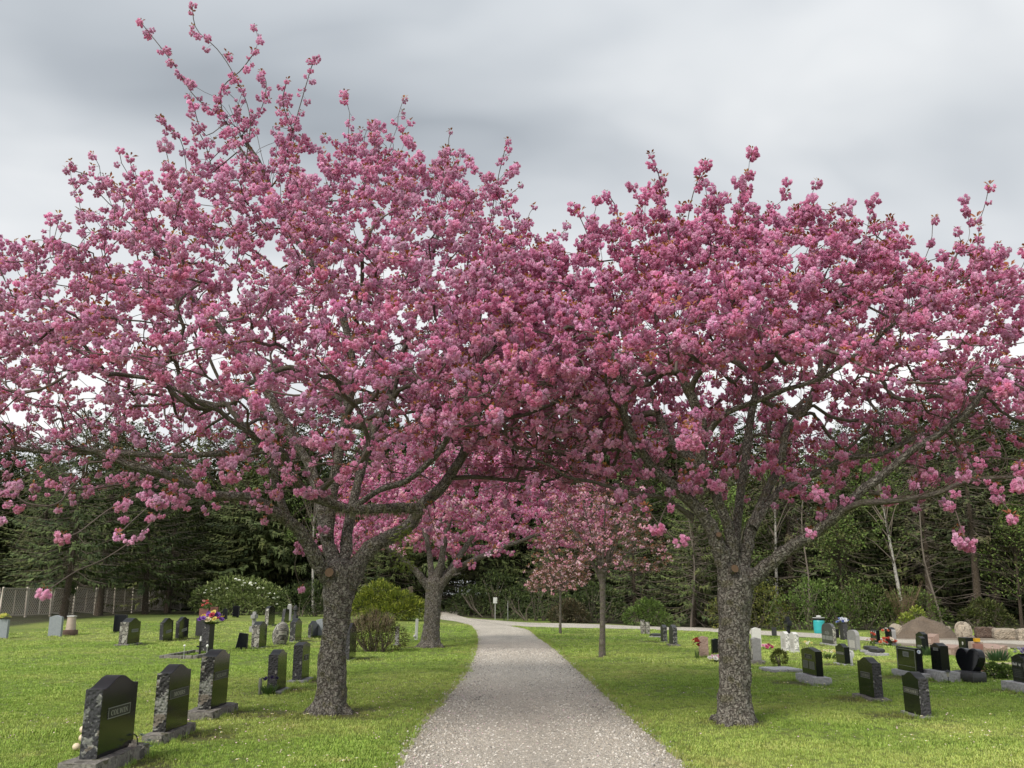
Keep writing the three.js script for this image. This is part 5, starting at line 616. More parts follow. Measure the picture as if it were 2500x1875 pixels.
{
  const RH = [[0.24, 0.30, 0.10], [0.18, 0.24, 0.075], [0.33, 0.38, 0.15], [0.12, 0.165, 0.055]];
  const rh = shrub('rhododendron', 'large rounded rhododendron dotted with white flowers on the left', -18.6, -63.2, { seed: 5, n: 7800, size: 0.21, aspect: 0.4, pal: RH, lumps: [[-1.9, 0.95, 0.2, 1.25, 1.0], [-0.6, 1.35, 0.3, 1.55, 1.2], [0.9, 1.25, 0.2, 1.6, 1.15], [2.1, 0.95, 0.1, 1.3, 0.95], [0.2, 0.6, 0.9, 2.2, 0.75]] });
  { const r = rng(9), bg = new THREE.IcosahedronGeometry(0.075, 1); for (let k = 0; k < 34; k++) { const x = lerp(-2.9, 3.1, r()), top = 2.45 - 0.17 * x * x * 0.9, y = k < 24 ? top - r() * 0.5 : 0.6 + r() * 1.2, m = part('flower_truss', bg, new THREE.MeshStandardMaterial({ color: 0xe6e8dc, roughness: 0.8 }), rh); m.position.set(x, y, 0.55 + 0.9 * r() * (1 - Math.abs(x) / 4)); m.scale.set(1 + r() * 0.6, 0.7, 1); } }
  shrub('yew_bush', 'very dark yew between the rhododendron and the left cherry trunk', -13.0, -58.6, { seed: 6, n: 4200, size: 0.22, aspect: 0.25, pal: DARK, lumps: [[-0.5, 0.8, 0, 1.4, 1.1], [0.9, 1.1, -0.2, 1.3, 1.2], [1.8, 0.7, 0.2, 1.0, 0.8]] });
  shrub('golden_juniper', 'bright yellow-green juniper with layered sprays left of the path', -6.9, -52.6, { scale: 0.8, seed: 7, n: 6800, size: 0.36, aspect: 0.2, fl: 0.4, pal: [[0.26, 0.31, 0.04], [0.35, 0.38, 0.06], [0.17, 0.22, 0.035], [0.10, 0.13, 0.03]], lumps: [[-1.6, 0.9, 0, 1.3, 0.8], [-0.8, 1.7, -0.2, 1.1, 0.8], [0.5, 1.2, 0.1, 1.4, 0.7], [1.5, 0.7, 0.3, 1.2, 0.6], [0, 0.5, 0.6, 1.8, 0.5]] });
  const dw = shrub('dwarf_conifer', 'round brown-green dwarf conifer with bare grey twig tips', -4.18, -28.4, { seed: 8, n: 5200, size: 0.1, aspect: 0.22, pal: [[0.075, 0.085, 0.025], [0.11, 0.10, 0.03], [0.05, 0.06, 0.02], [0.10, 0.075, 0.03]], lumps: [[-0.3, 0.45, 0, 0.62, 0.5], [0.35, 0.4, 0.05, 0.65, 0.45], [0, 0.62, -0.1, 0.6, 0.5]] });
  { const r = rng(19), g = new Geo(); for (let k = 0; k < 260; k++) { const a = r() * 6.283, d = 0.75 * Math.sqrt(r()), x = -0.1 + Math.cos(a) * d, z = Math.sin(a) * d * 0.8, y = 0.75 - d * 0.25; g.tube([V(x * 0.8, y, z * 0.8), V(x, y + 0.2 + 0.2 * r(), z), V(x * 1.1 + (r() - 0.5) * 0.1, y + 0.32 + 0.35 * r() * (1 - d * 0.5), z * 1.1)], [0.004, 0.003, 0.0015], 3, { cap: false }); } part('bare_twigs', g.build(), new THREE.MeshStandardMaterial({ color: 0x8a7a68, roughness: 1 }), dw, true); }
  const list = [
    [17.3, -54, 1.5, FRESH, 'soft green shrub right of the right cherry trunk beyond the road'], [14.0, -55, 1.5, [[0.15, 0.17, 0.035], [0.21, 0.21, 0.045], [0.10, 0.12, 0.03]], 'yellowish low juniper shrub directly beyond the cross road, left one'], [20.2, -54.2, 1.45, [...MOSSY, ...FRESH], 'mossy green shrub behind the turquoise barrel'], [23.0, -54, 1.25, [...MOSSY, ...FRESH], 'leafy shrub between the barrel and the dirt mound'], [8.0, -55.6, 0.8, FRESH, 'fresh green bush left of the right cherry trunk beyond the road'],
    [27.6, -54.5, 0.9, MOSSY, 'low shrub behind the dirt mound'], [33, -55.5, 1.1, DARK, 'dark undergrowth shrub behind the stone blocks'], [5.0, -58.5, 1.3, DARK, 'dark bush behind the smallest young cherry'], [1.6, -60.5, 1.55, DARK, 'dark bush in front of the wood right of the sign posts'], [-1.3, -66, 1.7, DARK, 'big dark bush behind the white sign at the path bend'], [-3.2, -70.5, 1.1, DARK, 'round dark bush on the grass island by the bend'], [3.4, -56.6, 0.7, BROWNISH, 'brownish low bush behind the cross road'],
  ];
  list.forEach(([x, z, s, pal, label], i) => shrub('woodland_shrub', label, x, z, { seed: 100 + i, n: 3600, size: 0.17, aspect: 0.42, pal, group: 'shrubs at the edge of the wood', lumps: [[-0.7 * s, 0.6 * s, 0, 0.95 * s, 0.75 * s], [0.5 * s, 0.85 * s, -0.1, 1.0 * s, 0.95 * s], [1.1 * s, 0.45 * s, 0.2, 0.8 * s, 0.55 * s], [0, 1.3 * s, -0.2, 0.7 * s, 0.6 * s]] }));
  shrub('lime_shrub', 'bright lime green shrub left of the dirt mound', 20.2, -47.2, { seed: 140, n: 900, size: 0.14, aspect: 0.5, pal: [[0.28, 0.34, 0.05], [0.20, 0.27, 0.04], [0.33, 0.37, 0.08]], lumps: [[-0.2, 0.5, 0, 0.5, 0.5], [0.35, 0.8, 0, 0.4, 0.55]] });
  shrub('globe_conifer', 'small round green conifer behind the flat grey grave marker', 6.4, -22.5, { seed: 141, n: 1500, size: 0.06, aspect: 0.25, stems: 3, pal: [[0.10, 0.12, 0.025], [0.14, 0.15, 0.03], [0.06, 0.075, 0.02]], lumps: [[0, 0.21, 0, 0.18, 0.17]] });
  shrub('low_shrub', 'low mid-green shrub between the heart stone and the right edge stone', 10.05, -19.5, { seed: 142, n: 1500, size: 0.07, aspect: 0.5, stems: 3, pal: FRESH, lumps: [[-0.08, 0.14, 0, 0.2, 0.13], [0.12, 0.13, 0.02, 0.16, 0.12]] });
  // bare brown thicket
  const t = thing('bare_thicket', 'bare brown twiggy thicket before the right wood', 'shrub', [22.6, ground(22.6, -53.6), -53.6]), g = new Geo(), r = rng(77); for (let k = 0; k < 150; k++) { const a = r() * 6.283, L = 1.2 + 1.7 * r(), e = V(Math.cos(a) * L * 0.45, L, Math.sin(a) * L * 0.35), m = e.clone().multiplyScalar(0.5).add(V((r() - 0.5) * 0.2, 0.1, 0)); g.tube([V((r() - 0.5) * 0.5, -0.05, (r() - 0.5) * 0.4), m, e], [0.012, 0.008, 0.002], 3, { cap: false }); g.tube([m, m.clone().add(V((r() - 0.5) * 0.7, 0.3 + 0.5 * r(), (r() - 0.5) * 0.6))], [0.005, 0.002], 3, { cap: false }); } part('twigs', g.build(), new THREE.MeshStandardMaterial({ color: 0x84705a, roughness: 1 }), t, true);
}
{
  // weathered lattice fence
  const wood = [0xefe6d6, 0xe2d8c6, 0xf4ecde].map((c) => new THREE.MeshStandardMaterial({ color: c, roughness: 0.95, map: tex(128, (u, v) => { const n = tfbm(u * 0.5, v, 8, 3, 3); return [0.7 + 0.3 * n, 0.7 + 0.3 * n, 0.7 + 0.3 * n]; }) }));
  const A = V(-30.6, 0, -49.5), B = V(-26.4, 0, -80.4), N = 13, fence = thing('lattice_fence', 'weathered sagging wooden lattice fence below the dark spruces', 'fence', [A.x, 0, A.z]), r = rng(12), d = B.clone().sub(A), L = d.length() / N, yaw = Math.atan2(-d.z, d.x);
  for (let k = 0; k <= N; k++) { const p = d.clone().multiplyScalar(k / N), y = ground(A.x + p.x, A.z + p.z); const m = part('post', box(0.1, 1.95, 0.1), wood[k % 3], fence); m.position.set(p.x, y - 0.15, p.z); m.rotation.set((r() - 0.5) * 0.12, yaw, (r() - 0.5) * 0.12); }
  const W = L - 0.14, H = 1.62, slat = (s) => { // slats of one direction clipped to the panel
    const out = []; for (let c = -H; c < W; c += 0.21) { const x0 = Math.max(0, c), x1 = Math.min(W, c + H), y0 = x0 - c, y1 = x1 - c; if (x1 - x0 < 0.06) continue; const len = Math.hypot(x1 - x0, y1 - y0), g = new THREE.BoxGeometry(len, 0.05, 0.008); g.rotateZ(Math.PI / 4); g.translate((x0 + x1) / 2 - W / 2, (y0 + y1) / 2, s > 0 ? 0.0045 : -0.0045); if (s < 0) g.scale(-1, 1, 1); out.push(g); } return out; };
  const lat = mergeGeometries([...slat(1), ...slat(-1)]), rail = new THREE.BoxGeometry(W, 0.07, 0.045), stile = new THREE.BoxGeometry(0.06, H - 0.1, 0.04);
  for (let k = 0; k < N; k++) {
    const p = d.clone().multiplyScalar((k + 0.5) / N), y = ground(A.x + p.x, A.z + p.z), pan = new THREE.Group(); pan.name = 'fence_panel'; pan.position.set(p.x, y + 0.08 + r() * 0.12, p.z); pan.rotation.set((r() - 0.5) * 0.16, yaw, (r() - 0.5) * (k === 1 || k === 6 ? 0.18 : 0.06)); fence.add(pan);
    part('lattice', lat, wood[k % 3], pan, true); for (const yy of [0.03, H - 0.03]) { const q = part('rail', rail, wood[(k + 1) % 3], pan); q.position.y = yy; } for (const xx of [-W / 2, 0.02, W / 2]) { const q = part('stile', stile, wood[(k + 2) % 3], pan); q.position.set(xx, H / 2, 0.03); }
  }
}
// ------------------------------------------------------------------ headstones
const speck = (seed, a, b, c, k) => tex(256, (u, v) => { const n = tnoise(u, v, 128, seed), m = tfbm(u, v, 12, seed + 3, 4); let q = mix3(a, b, m); if (n > k) q = mix3(q, c, 0.8); return q; });
const lichen = (seed, base, dots, amount) => tex(256, (u, v) => { // irregular crusts over speckled stone
  const n = tfbm(u, v, 40, seed, 3), blot = tfbm(u, v, 11, seed + 9, 4), small = tfbm(u, v, 34, seed + 21, 2), zone = tfbm(u, v, 3, seed + 17, 3), cut = 0.70 - 0.30 * amount + (zone - 0.5) * 0.25; let q = mix3(base, [base[0] * 1.5, base[1] * 1.5, base[2] * 1.48], n * n);
  const c = dots[Math.floor(tnoise(u, v, 7, seed + 4) * dots.length * 0.999)]; q = mix3(q, c, S(cut, cut + 0.035, blot) * (0.62 + 0.38 * n)); q = mix3(q, dots[0], S(0.72, 0.76, small) * 0.7 * Math.min(1, amount * 1.5)); return q; });
const roughBump = tex(256, (u, v) => { const [d1, d2] = tcell(u, v, 14, 3), h = tfbm(u, v, 10, 4, 5) * 0.6 + S(0, 0.6, d1) * 0.4; return [h, h, h]; }, { srgb: false });
const mk = (o) => new THREE.MeshStandardMaterial(o), LD = [[0.52, 0.53, 0.50], [0.43, 0.44, 0.42], [0.58, 0.58, 0.55], [0.46, 0.43, 0.38]];
const polish = (c, r = 0.16) => new THREE.MeshPhysicalMaterial({ color: c, roughness: r, specularIntensity: 0.7 });
const STONE = {
  black: polish(0x14161a, 0.13), charcoal: mk({ map: speck(5, [0.16, 0.16, 0.17], [0.23, 0.23, 0.24], [0.36, 0.36, 0.37], 0.85), roughness: 0.45 }), blackgrey: polish(0x1d1f24, 0.25), darkgrey: mk({ map: speck(6, [0.24, 0.24, 0.25], [0.32, 0.32, 0.33], [0.45, 0.45, 0.45], 0.8), roughness: 0.35 }),
  rough: mk({ map: lichen(2, [0.215, 0.215, 0.225], LD, -0.1), bumpMap: roughBump, bumpScale: 0.03, roughness: 0.85 }), lichenblack: mk({ map: lichen(3, [0.17, 0.175, 0.185], LD, 0.42), bumpMap: roughBump, bumpScale: 0.02, roughness: 0.8 }), lichenheavy: mk({ map: lichen(4, [0.15, 0.15, 0.15], LD, 0.85), bumpMap: roughBump, bumpScale: 0.035, roughness: 0.9 }), lichengrey: mk({ map: lichen(7, [0.40, 0.39, 0.37], [[0.62, 0.62, 0.58], [0.26, 0.26, 0.25], [0.70, 0.70, 0.66]], 0.8), bumpMap: roughBump, bumpScale: 0.03, roughness: 0.95 }),
  grey: mk({ map: speck(8, [0.52, 0.52, 0.52], [0.60, 0.60, 0.60], [0.40, 0.40, 0.41], 0.8), roughness: 0.7 }), bluegrey: mk({ map: speck(9, [0.50, 0.53, 0.55], [0.57, 0.60, 0.62], [0.42, 0.44, 0.47], 0.8), roughness: 0.55 }), white: mk({ map: speck(10, [0.76, 0.76, 0.75], [0.82, 0.82, 0.81], [0.62, 0.62, 0.62], 0.86), roughness: 0.6 }), whitelichen: mk({ map: lichen(11, [0.74, 0.74, 0.73], [[0.52, 0.53, 0.52], [0.60, 0.60, 0.58]], 0.5), bumpMap: roughBump, bumpScale: 0.03, roughness: 0.9 }),
  pinkstone: mk({ map: speck(12, [0.42, 0.27, 0.24], [0.48, 0.32, 0.28], [0.30, 0.20, 0.19], 0.8), roughness: 0.5 }), pinkstone2: mk({ map: speck(13, [0.56, 0.47, 0.43], [0.63, 0.54, 0.49], [0.44, 0.37, 0.34], 0.8), bumpMap: roughBump, bumpScale: 0.02, roughness: 0.7 }),
  concrete: mk({ map: lichen(14, [0.40, 0.39, 0.375], [[0.30, 0.29, 0.27], [0.52, 0.51, 0.48], [0.33, 0.33, 0.25]], 0.5), bumpMap: roughBump, bumpScale: 0.012, roughness: 0.95 }), granite: mk({ map: speck(15, [0.60, 0.60, 0.61], [0.68, 0.68, 0.69], [0.45, 0.45, 0.47], 0.78), bumpMap: roughBump, bumpScale: 0.02, roughness: 0.8 }),
};
// the narrow top edge is honed, not polished: same stone, duller finish
const HONED = {}, honed = (k) => HONED[k] ??= STONE[k].isMeshPhysicalMaterial ? new THREE.MeshPhysicalMaterial({ color: STONE[k].color, roughness: 0.55, specularIntensity: 1 }) : STONE[k];
function outline(w, h, shape) {
  const s = new THREE.Shape(), a = w / 2, n = 22, pk = { wave: 0.12, peak: 0.07, round: 0.2, flat: 0, slant: 0 }[shape] * w; s.moveTo(-a, 0); s.lineTo(a, 0);
  if (shape === 'slant') { s.lineTo(a, h * 0.95); s.lineTo(-a * 0.35, h); return s; }
  for (let k = 0; k <= n; k++) { const t = 1 - 2 * k / n, e = Math.abs(t), y = shape === 'wave' ? 0.5 + 0.5 * Math.cos(Math.PI * Math.min(1, e * 1.08)) : shape === 'round' ? Math.sqrt(Math.max(0, 1 - Math.pow(e, 2.6))) : shape === 'peak' ? 1 - e * e * 0.35 - e * 0.65 : 0; s.lineTo(a * t, h + pk * y); }
  return s;
}
function slabGeo(w, h, t, shape, bevel = 0.006) {
  let g = new THREE.ExtrudeGeometry(outline(w - 2 * bevel, h - bevel, shape), { depth: t - 2 * bevel, bevelEnabled: true, bevelThickness: bevel, bevelSize: bevel, bevelSegments: 1, curveSegments: 6 }); g.translate(0, bevel * 0.5, -(t - 2 * bevel) / 2); g = g.index ? g.toNonIndexed() : g;
  // sort the faces into polished front, sides and top; uv in metres
  const P = g.attributes.position, N = g.attributes.normal, set = [[], [], []], uvs = [];
  for (let i = 0; i < P.count; i += 3) { const nx = N.getX(i), ny = N.getY(i), nz = N.getZ(i), k = ny > 0.5 ? 2 : Math.abs(nz) > 0.8 ? 0 : 1; set[k].push(i); for (let j = 0; j < 3; j++) uvs.push(...(k === 0 ? [P.getX(i + j), P.getY(i + j)] : k === 1 ? [P.getZ(i + j) + (nx > 0 ? 0.37 : 0), P.getY(i + j)] : [P.getX(i + j), P.getZ(i + j)]).map((q) => q * 1.6)); }
  const out = new THREE.BufferGeometry(), p = [], n = [], uv = []; let at = 0; set.forEach((list, k) => { for (const i of list) for (let j = 0; j < 3; j++) { p.push(P.getX(i + j), P.getY(i + j), P.getZ(i + j)); n.push(N.getX(i + j), N.getY(i + j), N.getZ(i + j)); uv.push(uvs[2 * (i + j)], uvs[2 * (i + j) + 1]); } out.addGroup(at, list.length * 3, k); at += list.length * 3; });
  out.setAttribute('position', new THREE.Float32BufferAttribute(p, 3)); out.setAttribute('normal', new THREE.Float32BufferAttribute(n, 3)); out.setAttribute('uv', new THREE.Float32BufferAttribute(uv, 2)); return out;
}
function panelMat(draw, w, h, rough = 0.6) { const c = document.createElement('canvas'); c.width = w; c.height = h; const x = c.getContext('2d'); draw(x, w, h); const t = new THREE.CanvasTexture(c); t.colorSpace = THREE.SRGBColorSpace; return mk({ map: t, roughness: rough }); }
const lines = (x, w, y0, y1, n, col, seed) => { const r = rng(seed); x.fillStyle = col; for (let k = 0; k < n; k++) { const y = lerp(y0, y1, (k + 0.5) / n), l = w * (0.4 + 0.4 * r()), x0 = (w - l) / 2; for (let q = x0; q < x0 + l; q += 5) if (r() < 0.8) x.fillRect(q, y - 2, 3, 4); } };
function nameplate(kind, text, seed) {
  return panelMat((x, w, h) => {
    const plate = kind === 'plate' || kind === 'smallplate' || kind === 'border' || kind === 'panel';
    x.fillStyle = kind === 'panel' ? '#b9b8b4' : plate ? '#6f7270' : kind === 'band' ? '#3a3c38' : '#23251f'; x.fillRect(0, 0, w, h);
    x.strokeStyle = kind === 'panel' ? '#9d9c98' : '#8d8f88'; x.lineWidth = kind === 'frame' || kind === 'frame2' ? 5 : 2; x.strokeRect(4, 4, w - 8, h - 8);
    x.fillStyle = kind === 'panel' ? '#86857f' : plate ? '#3a3d3c' : '#9b9c92'; x.font = (kind === 'script' ? 'italic ' : 'bold ') + Math.round(h * 0.62) + 'px serif'; x.textAlign = 'center'; x.textBaseline = 'middle'; if (text) x.fillText(text, w / 2, h / 2 + 2, w * 0.86); else lines(x, w, h * 0.1, h * 0.9, 4, x.fillStyle, seed);
  }, 256, 72);
}
let sn = 0;
for (const s of STONES) {
  const t = thing('headstone', s.label, 'headstone', [s.x, s.g, s.z], s.turn ? 0 : s.face * Math.PI / 2 + (hash3(sn, 4, 2) - 0.5) * 0.05, 'headstones on the lawns'), sunk = s.bh > 0.02 ? 0 : 0.08; sn++;
  const dig = 0.05; if (s.base) { const b = part('base', roughBox(s.w + 2 * s.bz, s.bh + dig, s.t + 2 * s.bx, { amp: s.base === 'concrete' ? 0.012 : 0.006, seed: sn, bevel: 0.015 }), STONE[s.base], t); b.position.y = -dig; }
  const slab = part('slab', slabGeo(s.w, s.h + sunk + (s.base ? 0 : s.bh), s.t, s.shape), [STONE[s.mat], STONE[s.end] ?? STONE[s.mat], honed(s.mat)], t); slab.position.y = s.base ? s.bh - 0.004 : -sunk; if (s.lean) slab.rotation.z = s.lean * -1.2; slab.rotation.x += (hash3(sn, 9, 1) - 0.5) * 0.025;
  const f = s.t / 2, plate = (x, y, w, h, m, name = 'inscription') => { const p = part(name, new THREE.BoxGeometry(w, h, 0.008), m, slab); p.position.set(x, y, f + 0.001); return p; }, yy = s.h * 0.62;
  if (s.tx === 'frame') plate(0, yy, s.w * 0.62, s.h * 0.17, nameplate('frame', s.text, sn)); else if (s.tx === 'band') plate(0, yy, s.w * 0.86, s.h * 0.16, nameplate('band', s.text, sn)); else if (s.tx === 'plate') plate(0.05 * s.w, s.h * 0.6, s.w * 0.55, s.h * 0.15, nameplate('plate', s.text, sn)); else if (s.tx === 'panel') plate(0, s.h * 0.45, s.w * 0.6, s.h * 0.5, nameplate('panel', '', sn));
  else if (s.tx === 'smallplate') { plate(0.03, s.h * 0.86, s.w * 0.5, s.h * 0.12, nameplate('plate', s.text, sn)); } else if (s.tx === 'frame2') { plate(0, s.h * 0.76, s.w * 0.5, s.h * 0.18, nameplate('frame2', s.text, sn)); const m = panelMat((x, w, h) => { x.fillStyle = '#63665f'; x.fillRect(0, 0, w, h); lines(x, w, 12, h - 12, 4, '#2c2e2a', 5); }, 128, 128); plate(-s.w * 0.22, s.h * 0.42, s.w * 0.36, s.h * 0.32, m); plate(s.w * 0.22, s.h * 0.42, s.w * 0.36, s.h * 0.32, m); }
  else if (s.tx === 'border') { plate(0, s.h * 0.72, s.w * 0.3, s.h * 0.22, nameplate('border', s.text, sn)); const bm = mk({ color: 0x8f918d, roughness: 0.5 }); for (const [x, y, w, h] of [[0, s.h * 0.93, s.w * 0.9, 0.014], [-s.w * 0.45, s.h * 0.5, 0.014, s.h * 0.84], [s.w * 0.45, s.h * 0.5, 0.014, s.h * 0.84], [0, s.h * 0.22, s.w * 0.82, 0.005]]) plate(x, y, w, h, bm, 'border_line'); const bd = part('round_badge', new THREE.CylinderGeometry(0.038, 0.038, 0.012, 20).rotateZ(Math.PI / 2), panelMat((x, w, h) => { x.fillStyle = '#dfe6f2'; x.fillRect(0, 0, w, h); x.fillStyle = '#93a9cc'; x.beginPath(); x.arc(w * 0.62, h * 0.5, w * 0.2, 0, 7); x.fill(); }, 64, 64), slab); bd.position.set(s.w / 2 + 0.002, s.h * 0.88, 0); }
  else if (s.tx === 'fourplates') { plate(0, s.h * 0.76, s.w * 0.36, s.h * 0.2, nameplate('plate', s.text, sn)); const m = panelMat((x, w, h) => { x.fillStyle = '#868985'; x.fillRect(0, 0, w, h); lines(x, w, 10, h - 10, 3, '#3c3e3b', 8); }, 96, 96); for (const x of [-0.32, 0, 0.32]) plate(x * s.w, s.h * 0.42, s.w * 0.26, s.h * 0.28, m); }
  else if (s.tx === 'oval') { const o = part('oval_portrait', new THREE.CylinderGeometry(0.035, 0.035, 0.012, 24).rotateX(Math.PI / 2), mk({ color: 0xdadad6, roughness: 0.4 }), slab); o.scale.y = 1.35; o.position.set(0.03, s.h * 0.78, f); const q = part('portrait_face', new THREE.CylinderGeometry(0.022, 0.022, 0.004, 20).rotateX(Math.PI / 2), mk({ color: 0x9a9a98, roughness: 0.5 }), o); q.position.z = 0.007; }
  else if (s.tx === 'three') { const m = mk({ color: 0xd8d8d4, roughness: 0.6 }); for (const x of [-0.3, 0, 0.3]) { const p = part('etched_figure', new THREE.ExtrudeGeometry(new THREE.Shape([[-0.03, 0], [0.03, 0], [0.022, 0.06], [0.035, 0.1], [0, 0.13], [-0.035, 0.1], [-0.022, 0.06]].map((q) => new THREE.Vector2(...q))), { depth: 0.004, bevelEnabled: false }), m, slab); p.position.set(x * s.w, s.h * 0.66, f - 0.001); } plate(0, s.h * 0.4, s.w * 0.5, s.h * 0.12, nameplate('frame', '', sn)); plate(0, s.h * 0.2, s.w * 0.7, s.h * 0.1, nameplate('frame', '', sn)); }
  else if (s.tx === 'script') { plate(0.0, s.h * 0.72, s.w * 0.9, s.h * 0.2, panelMat((x, w, h) => { x.fillStyle = '#23252a'; x.fillRect(0, 0, w, h); x.fillStyle = '#e8e8e4'; x.font = 'italic bold 52px serif'; x.textBaseline = 'middle'; x.fillText('Hall', 8, h / 2); x.fillText('W', 150, h / 2 + 6); }, 256, 72, 0.4)); plate(0, s.h * 0.36, s.w * 0.8, s.h * 0.4, panelMat((x, w, h) => { x.fillStyle = '#23252a'; x.fillRect(0, 0, w, h); lines(x, w, 8, h - 8, 5, '#8b8d8f', 3); }, 192, 128, 0.4)); }
  if (s.key === 'L24b') { part('white_cap', roughBox(0.16, 0.07, 0.12), STONE.white, t).position.y = s.h + 0.03; }
}
// ------------------------------------------------------------------ other grave markers
const G = (x, z) => [x, ground(x, z), z];
function blob(rx, ry, rz, seed, amp, detail = 3) { let g = new THREE.IcosahedronGeometry(1, detail); const p = g.attributes.position; for (let i = 0; i < p.count; i++) { const v = V(p.getX(i), p.getY(i), p.getZ(i)), k = 1 + amp * ((fbm(v.x * 1.4 + seed, v.y * 1.4 + 5, v.z * 1.4 + seed, 4) - 0.5) * 2); p.setXYZ(i, v.x * rx * k, v.y * ry * k, v.z * rz * k); } g = mergeVertices(g.deleteAttribute('normal').deleteAttribute('uv')); g.computeVertexNormals(); const uv = [], q = g.attributes.position; for (let i = 0; i < q.count; i++) uv.push((q.getX(i) + q.getZ(i)) * 1.3, q.getY(i) * 1.3); g.setAttribute('uv', new THREE.Float32BufferAttribute(uv, 2)); return g; }
const single = (name, label, cat, pos, geo, mat, group) => { const m = part(name, geo, mat, scene); m.name = numbered(name); m.position.set(...pos); m.userData = { label, category: cat }; if (group) m.userData.group = group; return m; };
{
  single('boulder_marker', 'rough rounded boulder headstone in the left rows', 'headstone', G(-7.98, -32.1), blob(0.27, 0.44, 0.4, 3, 0.16).translate(0, 0.32, 0), STONE.lichengrey).rotation.z = -0.1;
  const ob = thing('cream_obelisk', 'small cream marble pillar on a brown base, far left lawn', 'headstone', G(-17.97, -38.0)); part('plinth', roughBox(0.46, 0.22, 0.4, { amp: 0.004 }), mk({ map: speck(31, [0.36, 0.29, 0.26], [0.42, 0.34, 0.30], [0.28, 0.22, 0.2], 0.8), roughness: 0.8 }), ob); const sh = part('shaft', new THREE.CylinderGeometry(0.17, 0.205, 0.52, 4, 1).rotateY(Math.PI / 4).translate(0, 0.47, 0), mk({ map: speck(32, [0.66, 0.60, 0.55], [0.73, 0.68, 0.62], [0.5, 0.45, 0.42], 0.85), roughness: 0.7 }), ob); part('cap', roughBox(0.3, 0.05, 0.3), STONE.white, ob).position.y = 0.725;
  const cross = (label, x, z, h, w, m, tone) => { const t = thing('stone_cross', label, 'headstone', G(x, z), Math.PI / 2, 'stone crosses'); part('foot', roughBox(w * 1.5, h * 0.3, 0.24, { amp: 0.005 }), m, t); part('upright', roughBox(w * 0.42, h * 0.72, 0.15).translate(0, h * 0.28, 0), m, t); part('cross_arm', roughBox(w * 1.35, h * 0.2, 0.19).translate(0, h * 0.66, 0), m, t); };
  cross('squat pale grey stone cross in the left rows', -11.13, -40.2, 0.86, 0.4, STONE.grey); cross('small dark stone cross near the yew', -12.35, -53.0, 0.78, 0.36, STONE.rough); cross('tall glossy black cross behind the twin white headstones', 11.3, -38.2, 1.1, 0.42, STONE.blackgrey);
  // kerbed plot with a dark lantern holder and stakes
  const kb = thing('kerbed_plot', 'low grey stone kerb round a plot before the bouquet headstone', 'grave kerb', G(-9.0, -26.6)); for (const [w, d, x, z] of [[0.12, 2.6, -0.45, 0], [0.12, 2.6, 0.45, 0], [0.78, 0.12, 0, 1.24], [0.78, 0.12, 0, -1.24]]) part('kerb', roughBox(w, 0.11, d, { amp: 0.006, seed: x * 7 }), STONE.concrete, kb).position.set(x, -0.02, z);
  const stake = (label, x, z, h, top) => { const t = thing('grave_stake', label, 'grave ornament', G(x, z), 0, 'thin stakes by the kerbed plot'); part('rod', new THREE.CylinderGeometry(0.008, 0.01, h, 6).translate(0, h / 2, 0), mk({ color: 0xb9bdbd, roughness: 0.4, metalness: 0.5 }), t); part('head', new THREE.SphereGeometry(0.035, 10, 8).scale(1, top, 1).translate(0, h, 0), mk({ color: 0xd9dcd6, roughness: 0.4 }), t); };
  stake('slanting white-topped stake at the front corner of the kerbed plot', -8.84, -25.3, 0.34, 0.8); stake('white-topped stake right at the bouquet headstone foot', -8.42, -25.9, 0.3, 1.3);
  const ho = thing('black_lantern_holder', 'black cross-shaped lantern holder with white angel on the kerbed plot', 'grave ornament', G(-8.75, -26.3)); const bk = mk({ color: 0x0d0d0f, roughness: 0.4 }); part('shaft', box(0.05, 0.42, 0.04), bk, ho); part('arm', box(0.2, 0.045, 0.035, 0, 0.24, 0), bk, ho); part('foot', box(0.16, 0.05, 0.12), bk, ho); part('white_angel', new THREE.LatheGeometry([[0.03, 0], [0.035, 0.03], [0.018, 0.08], [0.022, 0.11], [0, 0.14]].map((p) => new THREE.Vector2(...p)), 10).translate(0, 0.41, 0), STONE.white, ho);
  // right lawn
  const led = thing('flat_marker', 'flat pale grey double grave marker before the round conifer', 'grave marker', G(6.1, -21.4), 0.12); for (const x of [-0.18, 0.18]) part('plate', roughBox(0.35, 0.07, 0.85, { amp: 0.003 }), STONE.granite, led).position.x = x; part('footing', roughBox(0.8, 0.05, 0.98, { amp: 0.003 }), STONE.concrete, led).position.y = -0.03;
  const ht = thing('heart_headstone', 'black heart-shaped headstone on a dark block base', 'headstone', G(9.05, -18.7), -Math.PI / 2 + 0.25), hs = new THREE.Shape(); hs.moveTo(0, -0.27); hs.bezierCurveTo(-0.1, -0.2, -0.31, -0.06, -0.3, 0.11); hs.bezierCurveTo(-0.29, 0.28, -0.07, 0.3, 0, 0.15); hs.bezierCurveTo(0.07, 0.3, 0.29, 0.28, 0.3, 0.11); hs.bezierCurveTo(0.31, -0.06, 0.1, -0.2, 0, -0.27);
  const he = part('heart', new THREE.ExtrudeGeometry(hs, { depth: 0.13, bevelEnabled: true, bevelThickness: 0.02, bevelSize: 0.02, bevelSegments: 3, curveSegments: 20 }).translate(0, 0.38, -0.09), STONE.black, ht); he.rotation.x = -0.12; part('base', roughBox(0.62, 0.22, 0.36, { amp: 0.01, bevel: 0.03 }), STONE.charcoal, ht);
